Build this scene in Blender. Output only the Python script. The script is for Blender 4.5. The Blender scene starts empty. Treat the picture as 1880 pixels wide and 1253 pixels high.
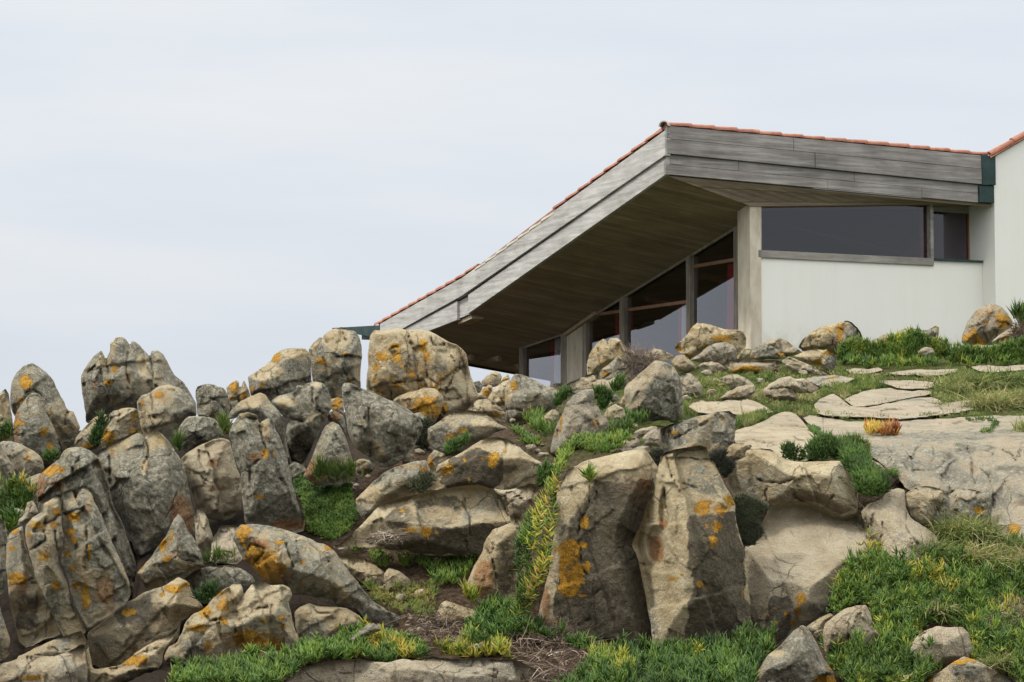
import bpy, math, random
import numpy as np
from mathutils import Vector
random.seed(7)
RNG = np.random.default_rng(7)
scene = bpy.context.scene
COL = scene.collection

# ------------------------------------------------------------------ camera
FPX, CX, CY, HZ = 3811.0, 940.0, 626.5, 840.0      # focal length, centre and horizon of the photograph in its own pixels
PITCH = math.atan((HZ - CY) / FPX)
cd = bpy.data.cameras.new('camera'); cam = bpy.data.objects.new('camera', cd); COL.objects.link(cam)
cd.sensor_width = 36.0; cd.lens = FPX / 1880.0 * 36.0
cd.clip_start = 0.1; cd.clip_end = 12000
cam.rotation_euler = (math.pi / 2 + PITCH, 0, 0)
scene.camera = cam
CT, ST = math.cos(PITCH), math.sin(PITCH)

def ray(px, py):
    x = (np.asarray(px, float) - CX) / FPX; y = (CY - np.asarray(py, float)) / FPX
    return np.stack([x, CT - y * ST, ST + y * CT], -1)

def at(px, py, Y):
    d = ray(px, py)
    return d * (np.asarray(Y, float) / d[..., 1])[..., None]

# ------------------------------------------------------------------ noise
_P = RNG.permutation(256); _P = np.concatenate([_P, _P, _P])
_G = RNG.normal(size=(256, 3)); _G /= np.linalg.norm(_G, axis=1)[:, None]
def perlin(p):
    i = np.floor(p).astype(int); f = p - i
    u = f * f * f * (f * (f * 6 - 15) + 10)
    i &= 255
    out = 0
    for dx in (0, 1):
        wx = u[..., 0] if dx else 1 - u[..., 0]
        for dy in (0, 1):
            wy = u[..., 1] if dy else 1 - u[..., 1]
            for dz in (0, 1):
                wz = u[..., 2] if dz else 1 - u[..., 2]
                h = _P[_P[_P[(i[..., 0] + dx) & 255] + ((i[..., 1] + dy) & 255)] + ((i[..., 2] + dz) & 255)]
                g = _G[h]
                d = g[..., 0] * (f[..., 0] - dx) + g[..., 1] * (f[..., 1] - dy) + g[..., 2] * (f[..., 2] - dz)
                out = out + wx * wy * wz * d
    return out * 1.6
def fbm(p, octv=4, gain=0.5):
    a, s, t = 1.0, 0, 0
    for k in range(octv):
        s = s + a * perlin(p * 2.0 ** k + 17.3 * k); t += a; a *= gain
    return s / t
def sstep(a, b, x):
    t = np.clip((x - a) / (b - a), 0, 1); return t * t * (3 - 2 * t)

# ------------------------------------------------------------------ mesh + tag helpers
def mesh_np(name, V, quads=None, tris=None, smooth=True):
    me = bpy.data.meshes.new(name)
    V = np.ascontiguousarray(V, dtype=np.float32)
    nq = 0 if quads is None else len(quads); nt = 0 if tris is None else len(tris)
    me.vertices.add(len(V)); me.vertices.foreach_set('co', V.ravel())
    idx = []; st = []
    if nq: idx.append(np.asarray(quads, np.int32).ravel()); st.append(np.arange(nq) * 4)
    if nt: idx.append(np.asarray(tris, np.int32).ravel()); st.append(nq * 4 + np.arange(nt) * 3)
    idx = np.concatenate(idx); st = np.concatenate(st).astype(np.int32)
    me.loops.add(len(idx)); me.loops.foreach_set('vertex_index', idx)
    me.polygons.add(nq + nt); me.polygons.foreach_set('loop_start', st)
    me.polygons.foreach_set('use_smooth', np.full(nq + nt, smooth))
    me.update(calc_edges=True); me.validate()
    return me
def link(name, me, mat=None, parent=None, loc=None):
    o = bpy.data.objects.new(name, me); COL.objects.link(o)
    if mat is not None: me.materials.append(mat)
    if parent is not None: o.parent = parent
    if loc is not None: o.location = loc
    return o
def tag(o, label=None, cat=None, group=None, kind=None):
    if label: o['label'] = label
    if cat: o['category'] = cat
    if group: o['group'] = group
    if kind: o['kind'] = kind
    return o

TILES = {'A': (0, 590), 'B': (0, 890), 'C': (380, 590), 'D': (380, 890), 'E': (800, 590), 'F': (800, 890),
         'G': (1180, 560), 'H': (1410, 560), 'I': (1150, 800), 'J': (1410, 800), 'K': (1410, 940), 'L': (500, 1050)}
def pts(tile, s):
    a = np.array([[float(v) for v in q.split(',')] for q in s.split()])
    if tile == 'P': return a
    return a / 4.0 + np.array(TILES[tile], float)

# ------------------------------------------------------------------ terrain profile: distance -> image row, column by column
PROF = {
 -250: '12,1355 15,1250 16,1195 17,1070 18,985 19,925 20,885 21,845 22,805 23,795 26,840 34,930',
 0:    '12,1355 15,1245 16,1190 17,1060 18,980 19,920 20,880 21,840 22,800 23,790 26,835 34,920',
 300:  '12,1355 15,1240 16,1180 17,1060 18,1000 19,930 20,870 21,830 22,800 23,790 26,830 34,910',
 600:  '12,1355 14.6,1240 15.5,1185 16.3,1120 17,1025 17.6,990 18.2,900 19,860 20,830 21,800 22,770 23,760 26,800 34,880',
 850:  '12,1355 14.4,1240 15.3,1190 16,1120 16.5,1070 17.3,1005 18,900 18.6,850 19,830 20,790 21,770 22.5,738 24,724 26,732 34,790',
 1100: '12,1355 14.4,1240 15.3,1195 15.7,1150 16.4,950 17.2,880 18,850 18.8,812 20,775 21.5,745 23,718 24.5,704 27,704 34,712',
 1350: '12,1355 14.4,1240 15.3,1190 15.9,1130 16.6,950 17.3,870 18,822 19,790 20.5,757 22,727 24,697 26,667 28,650 34,640',
 1600: '12,1355 14.2,1240 15,1155 15.6,1065 16.3,985 16.9,905 17.3,855 17.8,818 18.6,797 20.5,772 22,740 24,700 26,672 28,650 34,640',
 1880: '12,1355 14.2,1240 15,1160 16,1040 16.8,970 17.2,905 17.6,845 18.0,806 19.0,786 20.5,770 22,740 24,700 26,670 28,647 34,636',
 2200: '12,1355 14.2,1240 15,1160 16,1050 16.8,980 17.5,915 18.5,850 19.5,800 20.5,772 22,735 24,695 26,665 28,645 34,634'}
PCOL = sorted(PROF)
YS = np.arange(12.0, 34.01, 0.05)
PTAB = []
for c in PCOL:
    a = pts('P', PROF[c]); PTAB.append(np.interp(YS, a[:, 0], a[:, 1]))
PTAB = np.array(PTAB)
k_ = np.ones(13) / 13.0
PTAB = np.array([np.convolve(np.pad(r, 6, mode='edge'), k_, 'valid') for r in PTAB])
def row_of(px, Y):                      # image row where the ground lies at distance Y
    px = np.asarray(px, float); Y = np.asarray(Y, float)
    px, Y = np.broadcast_arrays(px, Y)
    ci = np.clip(np.searchsorted(PCOL, px) - 1, 0, len(PCOL) - 2)
    pc = np.array(PCOL, float)
    w = np.clip((px - pc[ci]) / (pc[ci + 1] - pc[ci]), 0, 1); w = w * w * (3 - 2 * w)
    yi = np.clip((Y - 12.0) / 0.05, 0, len(YS) - 1.001); y0 = yi.astype(int); fy = yi - y0
    a = PTAB[ci, y0] * (1 - fy) + PTAB[ci, y0 + 1] * fy
    b = PTAB[ci + 1, y0] * (1 - fy) + PTAB[ci + 1, y0 + 1] * fy
    return a * (1 - w) + b * w
def dist_of(px, py):                    # distance of the ground seen at a pixel (front of the hill)
    px = np.atleast_1d(np.asarray(px, float)); py = np.atleast_1d(np.asarray(py, float))
    px, py = np.broadcast_arrays(px, py)
    lo = np.full(px.shape, 12.0); hi = np.where(px < 1000, 22.9, 33.9)
    for _ in range(22):
        m = (lo + hi) / 2; r = row_of(px, m)
        far = r > py
        lo = np.where(far, m, lo); hi = np.where(far, hi, m)
    return (lo + hi) / 2

# ------------------------------------------------------------------ materials
def new_mat(name):
    m = bpy.data.materials.new(name); m.use_nodes = True
    nt = m.node_tree; b = nt.nodes['Principled BSDF']
    return m, nt, b
class N:
    def __init__(s, nt): s.nt = nt
    def n(s, t, **kw):
        o = s.nt.nodes.new(t)
        for k, v in kw.items(): setattr(o, k, v)
        return o
    def l(s, a, b): s.nt.links.new(a, b)
    def _set(s, sock, v):
        if isinstance(v, bpy.types.NodeSocket): s.l(v, sock)
        elif isinstance(v, (tuple, list)) and len(v) == 3 and sock.type == 'RGBA': sock.default_value = (*v, 1)
        else: sock.default_value = v
    def math(s, op, a, b=0.0, c=None, clamp=False):
        o = s.n('ShaderNodeMath', operation=op, use_clamp=clamp)
        s._set(o.inputs[0], a); s._set(o.inputs[1], b)
        if c is not None: s._set(o.inputs[2], c)
        return o.outputs[0]
    def mix(s, f, a, b, blend='MIX'):
        o = s.n('ShaderNodeMix', data_type='RGBA', blend_type=blend)
        s._set(o.inputs[0], f); s._set(o.inputs[6], a); s._set(o.inputs[7], b)
        return o.outputs[2]
    def step(s, lo, hi, v):
        o = s.n('ShaderNodeMapRange', interpolation_type='SMOOTHSTEP')
        s._set(o.inputs[0], v); o.inputs[1].default_value = lo; o.inputs[2].default_value = hi
        return o.outputs[0]
    def noise(s, vec, scale, detail=4, rough=0.55, dist=0.0):
        o = s.n('ShaderNodeTexNoise'); s.l(vec, o.inputs['Vector'])
        o.inputs['Scale'].default_value = scale; o.inputs['Detail'].default_value = detail
        o.inputs['Roughness'].default_value = rough; o.inputs['Distortion'].default_value = dist
        return o.outputs[0]
    def ramp(s, fac, stops):
        o = s.n('ShaderNodeValToRGB'); s.l(fac, o.inputs[0]); e = o.color_ramp.elements
        while len(e) < len(stops): e.new(0.5)
        for k, (p, c) in enumerate(stops): e[k].position = p; e[k].color = (*c, 1)
        return o.outputs[0]
    def bump(s, h, strength, dist, normal=None):
        o = s.n('ShaderNodeBump'); o.inputs['Strength'].default_value = strength; o.inputs['Distance'].default_value = dist
        s.l(h, o.inputs['Height'])
        if normal is not None: s.l(normal, o.inputs['Normal'])
        return o.outputs[0]
    def scale(s, vec, v):
        o = s.n('ShaderNodeVectorMath', operation='MULTIPLY'); s.l(vec, o.inputs[0]); o.inputs[1].default_value = v
        return o.outputs[0]

def rock_material():
    m, nt, b = new_mat('lichened_sandstone'); g = N(nt)
    geo = g.n('ShaderNodeNewGeometry'); pos = geo.outputs['Position']
    at_ = g.n('ShaderNodeAttribute', attribute_name='paint'); sep = g.n('ShaderNodeSeparateColor'); g.l(at_.outputs['Color'], sep.inputs[0])
    lich, grey, rust, dark = sep.outputs[0], sep.outputs[1], sep.outputs[2], at_.outputs['Alpha']
    at2 = g.n('ShaderNodeAttribute', attribute_name='tone'); tone = at2.outputs['Fac']
    n0 = g.noise(pos, 1.3, 5, 0.55); n1 = g.noise(pos, 4.5, 7, 0.6, 0.4); n2 = g.noise(pos, 25, 8, 0.68, 0.2); n3 = g.noise(pos, 95, 6, 0.72)
    tan = g.ramp(n1, [(0.25, (0.29, 0.205, 0.11)), (0.42, (0.43, 0.335, 0.19)), (0.60, (0.54, 0.45, 0.28)), (0.8, (0.62, 0.54, 0.38))])
    pale = g.ramp(n1, [(0.25, (0.27, 0.22, 0.15)), (0.5, (0.385, 0.325, 0.235)), (0.8, (0.49, 0.43, 0.33))])
    tan = g.mix(tone, tan, pale)
    gr = g.ramp(n2, [(0.30, (0.055, 0.051, 0.038)), (0.44, (0.150, 0.139, 0.104)), (0.55, (0.265, 0.25, 0.196)), (0.70, (0.50, 0.485, 0.405))])
    s1 = g.math('SUBTRACT', n1, 0.5); s2 = g.math('SUBTRACT', n2, 0.5); s0 = g.math('SUBTRACT', n0, 0.5)
    t = g.math('MULTIPLY_ADD', s1, 1.7, g.math('MULTIPLY_ADD', grey, 0.92, -0.02)); t = g.math('MULTIPLY_ADD', s2, 1.5, t); t = g.math('MULTIPLY_ADD', s0, 1.3, t)
    gf = g.step(0.32, 0.68, t)
    c = g.mix(g.math('MULTIPLY', gf, 0.93), tan, gr)
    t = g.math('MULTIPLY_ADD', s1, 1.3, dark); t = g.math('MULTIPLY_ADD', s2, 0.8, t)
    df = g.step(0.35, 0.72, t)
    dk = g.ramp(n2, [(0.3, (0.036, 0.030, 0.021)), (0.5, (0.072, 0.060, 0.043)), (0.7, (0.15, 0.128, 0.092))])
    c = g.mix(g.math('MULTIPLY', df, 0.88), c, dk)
    t = g.math('MULTIPLY_ADD', s1, 1.2, rust); t = g.math('MULTIPLY_ADD', s2, 0.6, t)
    c = g.mix(g.math('MULTIPLY', g.step(0.3, 0.8, t), 0.75), c, g.ramp(n2, [(0.3, (0.24, 0.095, 0.035)), (0.7, (0.37, 0.19, 0.075))]))
    # pale crustose lichen: small round spots on the weathered skin
    vo = g.n('ShaderNodeTexVoronoi'); g.l(pos, vo.inputs['Vector']); vo.inputs['Scale'].default_value = 30; vo.inputs['Randomness'].default_value = 1
    r = g.math('MULTIPLY_ADD', s2, 0.35, vo.outputs['Distance'])
    spot = g.math('SUBTRACT', 1.0, g.step(0.12, 0.24, r))
    gate = g.step(0.44, 0.56, g.noise(pos, 3.1, 4, 0.6))
    spot = g.math('MULTIPLY', spot, gate); spot = g.math('MULTIPLY', spot, g.math('MAXIMUM', gf, 0.12))
    c = g.mix(g.math('MULTIPLY', spot, 0.8), c, (0.47, 0.46, 0.38))
    # soft ochre staining, rusty flecks, then the painted orange crust broken into crumbs
    t = g.math('MULTIPLY_ADD', g.math('SUBTRACT', g.noise(pos, 1.9, 6, 0.62, 0.5), 0.5), 2.2, g.math('MULTIPLY_ADD', lich, 0.9, -0.27)); t = g.math('MULTIPLY_ADD', s2, 0.7, t)
    c = g.mix(g.math('MULTIPLY', g.step(0.08, 0.75, t), 0.62), c, g.ramp(n2, [(0.3, (0.26, 0.14, 0.03)), (0.6, (0.42, 0.26, 0.075))]))
    fl = g.noise(pos, 2.6, 9, 0.75); fleck = g.step(0.64, 0.70, fl)
    c = g.mix(g.math('MULTIPLY', fleck, 0.5), c, (0.40, 0.20, 0.035))
    t = g.math('MULTIPLY_ADD', s2, 2.3, lich); t = g.math('MULTIPLY_ADD', s1, 1.7, t); t = g.math('MULTIPLY_ADD', g.math('SUBTRACT', n3, 0.5), 0.9, t)
    lf = g.step(0.50, 0.68, t)
    oc = g.ramp(g.math('MULTIPLY_ADD', s1, 0.7, n3), [(0.3, (0.32, 0.14, 0.012)), (0.5, (0.46, 0.225, 0.018)), (0.72, (0.56, 0.33, 0.05))])
    c = g.mix(g.math('MULTIPLY', lf, 0.86), c, oc)
    ca = g.n('ShaderNodeAttribute', attribute_name='crack')
    c = g.mix(g.math('MULTIPLY', ca.outputs['Fac'], 0.68), c, (0.035, 0.028, 0.018))
    wv = g.n('ShaderNodeVectorMath', operation='ADD'); nv = g.n('ShaderNodeTexNoise'); g.l(pos, nv.inputs['Vector']); nv.inputs['Scale'].default_value = 3.0; nv.inputs['Detail'].default_value = 6
    sv = g.scale(nv.outputs['Color'], (.26, .26, .26)); g.l(g.scale(pos, (1.5, 1.2, .75)), wv.inputs[0]); g.l(sv, wv.inputs[1])
    ve = g.n('ShaderNodeTexVoronoi', feature='DISTANCE_TO_EDGE'); g.l(wv.outputs[0], ve.inputs['Vector']); ve.inputs['Scale'].default_value = 2.1
    hair = g.math('MULTIPLY', g.math('SUBTRACT', 1.0, g.step(0.004, 0.022, ve.outputs['Distance'])), g.step(0.50, 0.60, g.noise(pos, 1.7, 3)))
    c = g.mix(g.math('MULTIPLY', hair, 0.34), c, (0.05, 0.042, 0.03))
    # mineral grain
    gm = g.n('ShaderNodeMapRange'); g.l(n3, gm.inputs[0]); gm.inputs[1].default_value = 0.25; gm.inputs[2].default_value = 0.75
    gm.inputs[3].default_value = 0.68; gm.inputs[4].default_value = 1.40
    cm = g.n('ShaderNodeCombineColor'); 
    for k in range(3): g.l(gm.outputs[0], cm.inputs[k])
    c = g.mix(1.0, c, cm.outputs[0], 'MULTIPLY')
    g.l(c, b.inputs['Base Color'])
    b.inputs['Roughness'].default_value = 0.93; b.inputs['Specular IOR Level'].default_value = 0.18
    h = g.math('MULTIPLY_ADD', n2, 1.0, g.math('MULTIPLY', n3, 0.35)); h = g.math('MULTIPLY_ADD', n1, 1.5, h)
    h = g.math('MULTIPLY_ADD', lf, 0.12, h); h = g.math('MULTIPLY_ADD', hair, -0.5, h)
    g.l(g.bump(h, 1.0, 0.05), b.inputs['Normal'])
    return m
ROCK = rock_material()

def simple_mat(name, stops, scale=6.0, rough=0.85, bump=0.3, bdist=0.01, stretch=(1, 1, 1), detail=6, spec=0.3, obj=True):
    m, nt, b = new_mat(name); g = N(nt)
    tc = g.n('ShaderNodeTexCoord'); v = g.scale(tc.outputs['Object'], stretch)
    n = g.noise(v, scale, detail, 0.6)
    g.l(g.ramp(n, stops), b.inputs['Base Color']); b.inputs['Roughness'].default_value = rough
    b.inputs['Specular IOR Level'].default_value = spec
    if bump: g.l(g.bump(n, bump, bdist), b.inputs['Normal'])
    return m

def leaf_material(name, stops, rough=0.5, trans=0.25):
    m, nt, b = new_mat(name); g = N(nt)
    geo = g.n('ShaderNodeNewGeometry'); a = g.n('ShaderNodeAttribute', attribute_name='tint')
    v = g.math('MULTIPLY_ADD', g.math('SUBTRACT', geo.outputs['Random Per Island'], 0.5), 0.30, a.outputs['Fac'], clamp=True)
    c = g.ramp(v, stops)
    hv = g.n('ShaderNodeHueSaturation'); g.l(c, hv.inputs['Color'])
    vv = g.n('ShaderNodeMapRange'); g.l(g.noise(geo.outputs['Position'], 2.6, 4), vv.inputs[0]); vv.inputs[1].default_value = 0.3; vv.inputs[2].default_value = 0.7
    vv.inputs[3].default_value = 0.72; vv.inputs[4].default_value = 1.45
    g.l(vv.outputs[0], hv.inputs['Value'])
    g.l(hv.outputs[0], b.inputs['Base Color']); b.inputs['Roughness'].default_value = rough
    b.inputs['Specular IOR Level'].default_value = 0.35
    if trans:
        tr = g.n('ShaderNodeBsdfTranslucent'); g.l(hv.outputs[0], tr.inputs[0])
        mx = g.n('ShaderNodeMixShader'); mx.inputs[0].default_value = trans
        g.l(b.outputs[0], mx.inputs[1]); g.l(tr.outputs[0], mx.inputs[2])
        g.l(mx.outputs[0], nt.nodes['Material Output'].inputs[0])
    return m
# ------------------------------------------------------------------ rocks
def poly_refine(P, seed, amp=0.035):
    """rounds the traced corners a little and roughens the edges between them"""
    r = np.random.default_rng(seed)
    Q = []
    n = len(P)
    for i in range(n):
        a, b, c = P[i - 1], P[i], P[(i + 1) % n]
        Q.append(b + 0.16 * (a - b)); Q.append(b + 0.10 * ((a - b) * 0.3 + (c - b) * 0.3)); Q.append(b + 0.16 * (c - b))
    P = np.array(Q)
    for it in range(2):
        Q = []
        n = len(P)
        for i in range(n):
            a, b = P[i], P[(i + 1) % n]; d = b - a; L = np.hypot(*d)
            Q.append(a)
            if L > 5:
                Q.append((a + b) / 2 + np.array([-d[1], d[0]]) * r.normal() * amp)
        P = np.array(Q)
    return P
def signed_dist(P, x, y):
    """distance inside (+) / outside (-) of polygon, nearest boundary point"""
    best = np.full(x.shape, 1e18); nx = np.zeros(x.shape); ny = np.zeros(x.shape); ins = np.zeros(x.shape, bool)
    n = len(P)
    for i in range(n):
        a, b = P[i], P[(i + 1) % n]; d = b - a; L = max(d @ d, 1e-9)
        t = np.clip(((x - a[0]) * d[0] + (y - a[1]) * d[1]) / L, 0, 1)
        qx = a[0] + t * d[0]; qy = a[1] + t * d[1]; e = (x - qx) ** 2 + (y - qy) ** 2
        m = e < best; best = np.where(m, e, best); nx = np.where(m, qx, nx); ny = np.where(m, qy, ny)
        if a[1] != b[1]:
            c = ((a[1] > y) != (b[1] > y)) & (x < (b[0] - a[0]) * (y - a[1]) / (b[1] - a[1]) + a[0])
            ins ^= c
    s = np.sqrt(best)
    return np.where(ins, s, -s), nx, ny
def seg_dist(L, x, y):
    best = np.full(x.shape, 1e18)
    for a, b in zip(L[:-1], L[1:]):
        d = b - a; q = max(d @ d, 1e-9)
        t = np.clip(((x - a[0]) * d[0] + (y - a[1]) * d[1]) / q, 0, 1)
        best = np.minimum(best, (x - a[0] - t * d[0]) ** 2 + (y - a[1] - t * d[1]) ** 2)
    return np.sqrt(best)

ROCKS = []          # (polygon, distance) used to settle the soil round them
def rock(tile, label, Y, outline, facets='', cracks='', lich='', grey=0.5, dark='', rust='', greys='', tone=0.3, h=None, edge=None,
         lie=0.0, cat='boulder', name=None, rnd=4, dents='', group=None, rough=1.0, soft=1.0, darkall=0.0, step=None, crackw=2.0, lift=None, polys='', warp=0.7, cells=1.0, joint=None):
    seed = len(ROCKS) * 13 + 5; r = np.random.default_rng(seed)
    P0 = pts(tile, outline); P = poly_refine(P0, seed)
    if P[:, 0].max() < -5 or P[:, 0].min() > 1885: pass
    lo, hi = P.min(0), P.max(0); w, hh = hi - lo; size = math.sqrt(w * hh); small = min(w, hh)
    if Y is None:
        bx = P0[P0[:, 1].argmax(), 0]; Y = float(dist_of(bx, min(hi[1], 1300))[0]) - 0.05
    ROCKS.append((P, Y, lie, P0))
    if lift is None: lift = 0.24 if lie > 0.9 else (0.15 if lie > 0.4 else 0.0)
    st = step or float(np.clip(size / 45.0, 1.5, 2.6))
    gx = np.arange(lo[0] - st, hi[0] + 2 * st, st); gy = np.arange(lo[1] - st, hi[1] + 2 * st, st)
    X, YY = np.meshgrid(gx, gy)
    sd, nx, ny = signed_dist(P, X, YY)
    # the front as a set of broken planes
    E = edge if edge else float(np.clip(small * 0.075, 2.5, 9))
    H = h if h else 0.32 * small
    pw = np.stack([X, YY, np.full(X.shape, seed * 3.7)], -1)
    wx = fbm(pw / (size * 0.45), 3) * size * 0.07 * warp; wy = fbm(pw / (size * 0.45) + 51.0, 3) * size * 0.07 * warp
    xw, yw = X + wx, YY + wy
    t = np.clip(sd / E, 0, 1)
    he = np.sqrt(np.clip(1 - (1 - t) ** 2, 0, 1)) * E * 0.9 + np.clip(sd - E * 0.5, 0, None) * 1.5
    hs = [he, np.full(X.shape, H)]
    fl = []
    for q in facets.split(';'):
        if q.strip():
            v = [float(k) for k in q.split(',')]; p = pts(tile, f'{v[0]},{v[1]}')[0]
            fl.append((p[0], p[1], v[2], v[3]))
    cx, cy = P[:, 0].mean(), P[:, 1].mean()
    for k in range(rnd + 5 if rnd else 0):
        a = r.uniform(0, 360); d = r.uniform(0.0, 0.42); lx = d * w * 0.9 * math.cos(math.radians(a)); ly = d * hh * 0.9 * math.sin(math.radians(a))
        fl.append((cx + lx, cy + ly, a, r.uniform(0.15, 0.8)))
    for (fx, fy, a, s) in fl:
        dd = (xw - fx) * math.cos(math.radians(a)) + (yw - fy) * math.sin(math.radians(a))
        hs.append(H - s * dd)
    K = 55.0 / max(H, 4) / soft
    hs = np.stack(hs); m = hs.min(0)
    hf = m - np.log(np.exp(-(hs - m) * K).sum(0)) / K
    hf = np.minimum(hf, he)
    hf = np.maximum(hf, -0.6 * H)
    amp = np.clip(sd / (E * 0.8), 0, 1)
    n1 = fbm(pw / (size * 0.28) + 7.0, 4); n2 = fbm(pw / 16.0 + 3.0, 4, 0.6); rg = 1 - np.abs(fbm(pw / (size * 0.2) + 31.0, 3)) * 3
    hf = hf + amp * rough * (n1 * size * 0.024 + n2 * 2.4 - np.clip(rg - 0.55, 0, 1) * size * 0.022)
    # fracture facets: cells of slightly different tilt and level
    nc = int(10 + size / 9); sx_ = r.uniform(lo[0], hi[0], nc); sy_ = r.uniform(lo[1], hi[1], nc); bd = np.full(X.shape, 1e18); co = np.zeros(X.shape)
    ww = fbm(pw / 22.0 + 11.0, 3) * 9; w2 = fbm(pw / 22.0 + 71.0, 3) * 9
    for k in range(nc):
        dx = xw + ww - sx_[k]; dy = yw + w2 - sy_[k]; e = dx * dx + dy * dy * 0.6
        v = r.normal() * size * 0.010 + dx * r.normal() * 0.13 + dy * r.normal() * 0.13
        m_ = e < bd; bd = np.where(m_, e, bd); co = np.where(m_, v, co)
    hf = hf + amp * rough * cells * 1.35 * np.clip(co, -size * 0.05, size * 0.05)
    # joints: long sub-parallel fracture planes, steep set and a few flat ones
    th = math.radians(r.normal(-17, 7)) if joint is None else math.radians(joint)
    if lie < 0.4:
        for (tt, sp, am) in ((th, size * r.uniform(0.22, 0.38), 1.0), (th + math.radians(r.normal(82, 10)), size * r.uniform(0.4, 0.65), 0.8)):
            s_ = ((xw - cx) * math.cos(tt) + (yw - cy) * math.sin(tt)) / sp + r.uniform(0, 1) + n1 * 0.12
            bi = np.floor(s_).astype(int); fr = s_ - bi; rb = r.normal(size=64) * size * 0.020; tb = r.normal(size=64) * size * 0.05
            lev = rb[bi % 64] + tb[bi % 64] * (fr - 0.5); nxt = rb[(bi + 1) % 64] - tb[(bi + 1) % 64] * 0.5
            k_e = sstep(1 - 3.0 / sp, 1, fr); hf = hf + amp * rough * am * 1.3 * np.clip(lev * (1 - k_e) + nxt * k_e, -size * 0.06, size * 0.06)
    crk = np.zeros(X.shape)
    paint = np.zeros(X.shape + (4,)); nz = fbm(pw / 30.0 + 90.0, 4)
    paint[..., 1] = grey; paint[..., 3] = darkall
    for q in dents.split(';'):
        if q.strip():
            v = [float(k) for k in q.split(',')]; p = pts(tile, f'{v[0]},{v[1]}')[0]
            e = ((xw - p[0]) / (v[2] / 4)) ** 2 + ((yw - p[1]) / (v[3] / 4)) ** 2
            hf = hf - v[4] * (1 - sstep(0.35, 1.1, e)) * amp
    def blobs(spec, ch, sign=1.0):
        for q in spec.split(';'):
            if q.strip():
                v = [float(k) for k in q.split(',')]
                sc = 1.0 if tile == 'P' else 4.0
                p = pts(tile, f'{v[0]},{v[1]}')[0]; s = v[4] if len(v) > 4 else 1.0
                e = np.sqrt(((X - p[0]) / (v[2] / sc)) ** 2 + ((YY - p[1]) / (v[3] / sc)) ** 2)
                f = (1 - sstep(0.35, 1.55, e + nz * 0.8)) if ch == 0 else (1 - sstep(0.55, 1.35, e + nz * 0.6))
                paint[..., ch] = paint[..., ch] * (1 - f) + f * s if ch == 1 else np.maximum(paint[..., ch], f * s)
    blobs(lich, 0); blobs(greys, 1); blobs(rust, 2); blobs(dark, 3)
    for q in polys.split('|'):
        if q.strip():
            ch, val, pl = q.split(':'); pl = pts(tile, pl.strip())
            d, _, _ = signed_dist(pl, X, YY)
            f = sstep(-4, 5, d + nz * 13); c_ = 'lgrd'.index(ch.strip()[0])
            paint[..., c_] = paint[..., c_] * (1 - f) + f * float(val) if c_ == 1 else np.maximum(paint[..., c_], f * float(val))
    if cracks:
        for q in cracks.split(';'):
            if q.strip():
                L = pts(tile, q.strip()); wdt = min(crackw, 2.5)
                Lr = [L[0]]
                for a, b in zip(L[:-1], L[1:]):
                    d = b - a; Lr.append((a + b) / 2 + np.array([-d[1], d[0]]) * r.normal() * 0.06); Lr.append(b)
                d = seg_dist(np.array(Lr), X + n2 * 3, YY + n2 * 3)
                vary = np.clip(0.75 + fbm(pw / 18.0 + 44.0, 2) * 1.6, 0.1, 1.25) if wdt < 2.6 else np.clip(0.7 + fbm(pw / 30.0 + 44.0, 2) * 1.2, 0.3, 1.0); wd = wdt * 0.62 * vary
                f = 1 - sstep(wd * 0.4, wd * 1.7 + 0.4, d); sh = 1 - sstep(0, wdt * 6, d)
                hf = hf - f * min(max(H * 0.22, 3), 8) * min(wdt / 2.2, 1.2) * np.clip(sd / 3, 0, 1) * vary - sh * H * 0.015 * amp
                crk = np.maximum(crk, (1 - sstep(wd * 0.35, wd * 1.25 + 0.5, d)) * np.clip(vary, 0, 1))
    inside = sd > st * 0.18
    quad_any = inside[:-1, :-1] | inside[1:, :-1] | inside[:-1, 1:] | inside[1:, 1:]
    used = np.zeros(X.shape, bool)
    used[:-1, :-1] |= quad_any; used[1:, :-1] |= quad_any; used[:-1, 1:] |= quad_any; used[1:, 1:] |= quad_any
    rim = used & ~inside
    PX = np.where(rim, nx, X); PY = np.where(rim, ny, YY)
    hf = np.where(rim, 0, hf)
    hb = np.where(rim, 0, np.sqrt(np.clip(1 - (1 - np.clip(sd / (small * 0.42), 0, 1)) ** 2, 0, 1)) * small * 0.42 * (0.45 if lie > 0.4 else 1) + n1 * size * 0.04 * amp)
    base = np.full(X.shape, float(Y))
    if lie > 0: base = (1 - lie) * Y + lie * dist_of(PX.ravel(), np.clip(PY, 600, 1320).ravel()).reshape(X.shape)
    base = base - lift; hb = hb + np.where(rim, 0, lift * FPX / base * np.clip(sd / 5, 0, 1))
    mpp = base / FPX
    fr = at(PX, PY, base - hf * mpp); bk = at(PX, PY, base + hb * mpp)
    idf = np.full(X.shape, -1); idf[used] = np.arange(used.sum())
    idb = idf.copy(); idb[inside] = used.sum() + np.arange(inside.sum())
    V = np.concatenate([fr[used], bk[inside]])
    A = paint[used]; Bp = paint[inside]; paintv = np.concatenate([A, Bp])
    qi, qj = np.nonzero(quad_any)
    qf = np.stack([idf[qi, qj], idf[qi + 1, qj], idf[qi + 1, qj + 1], idf[qi, qj + 1]], -1)
    qb = np.stack([idb[qi, qj], idb[qi, qj + 1], idb[qi + 1, qj + 1], idb[qi + 1, qj]], -1)
    o3 = V.mean(0); o3[2] = V[:, 2].min()
    nm = name or ('rock_slab' if lie > 0.4 else ('boulder' if size > 60 else 'stone'))
    me = mesh_np(nm, V - o3, np.concatenate([qf, qb]))
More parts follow.
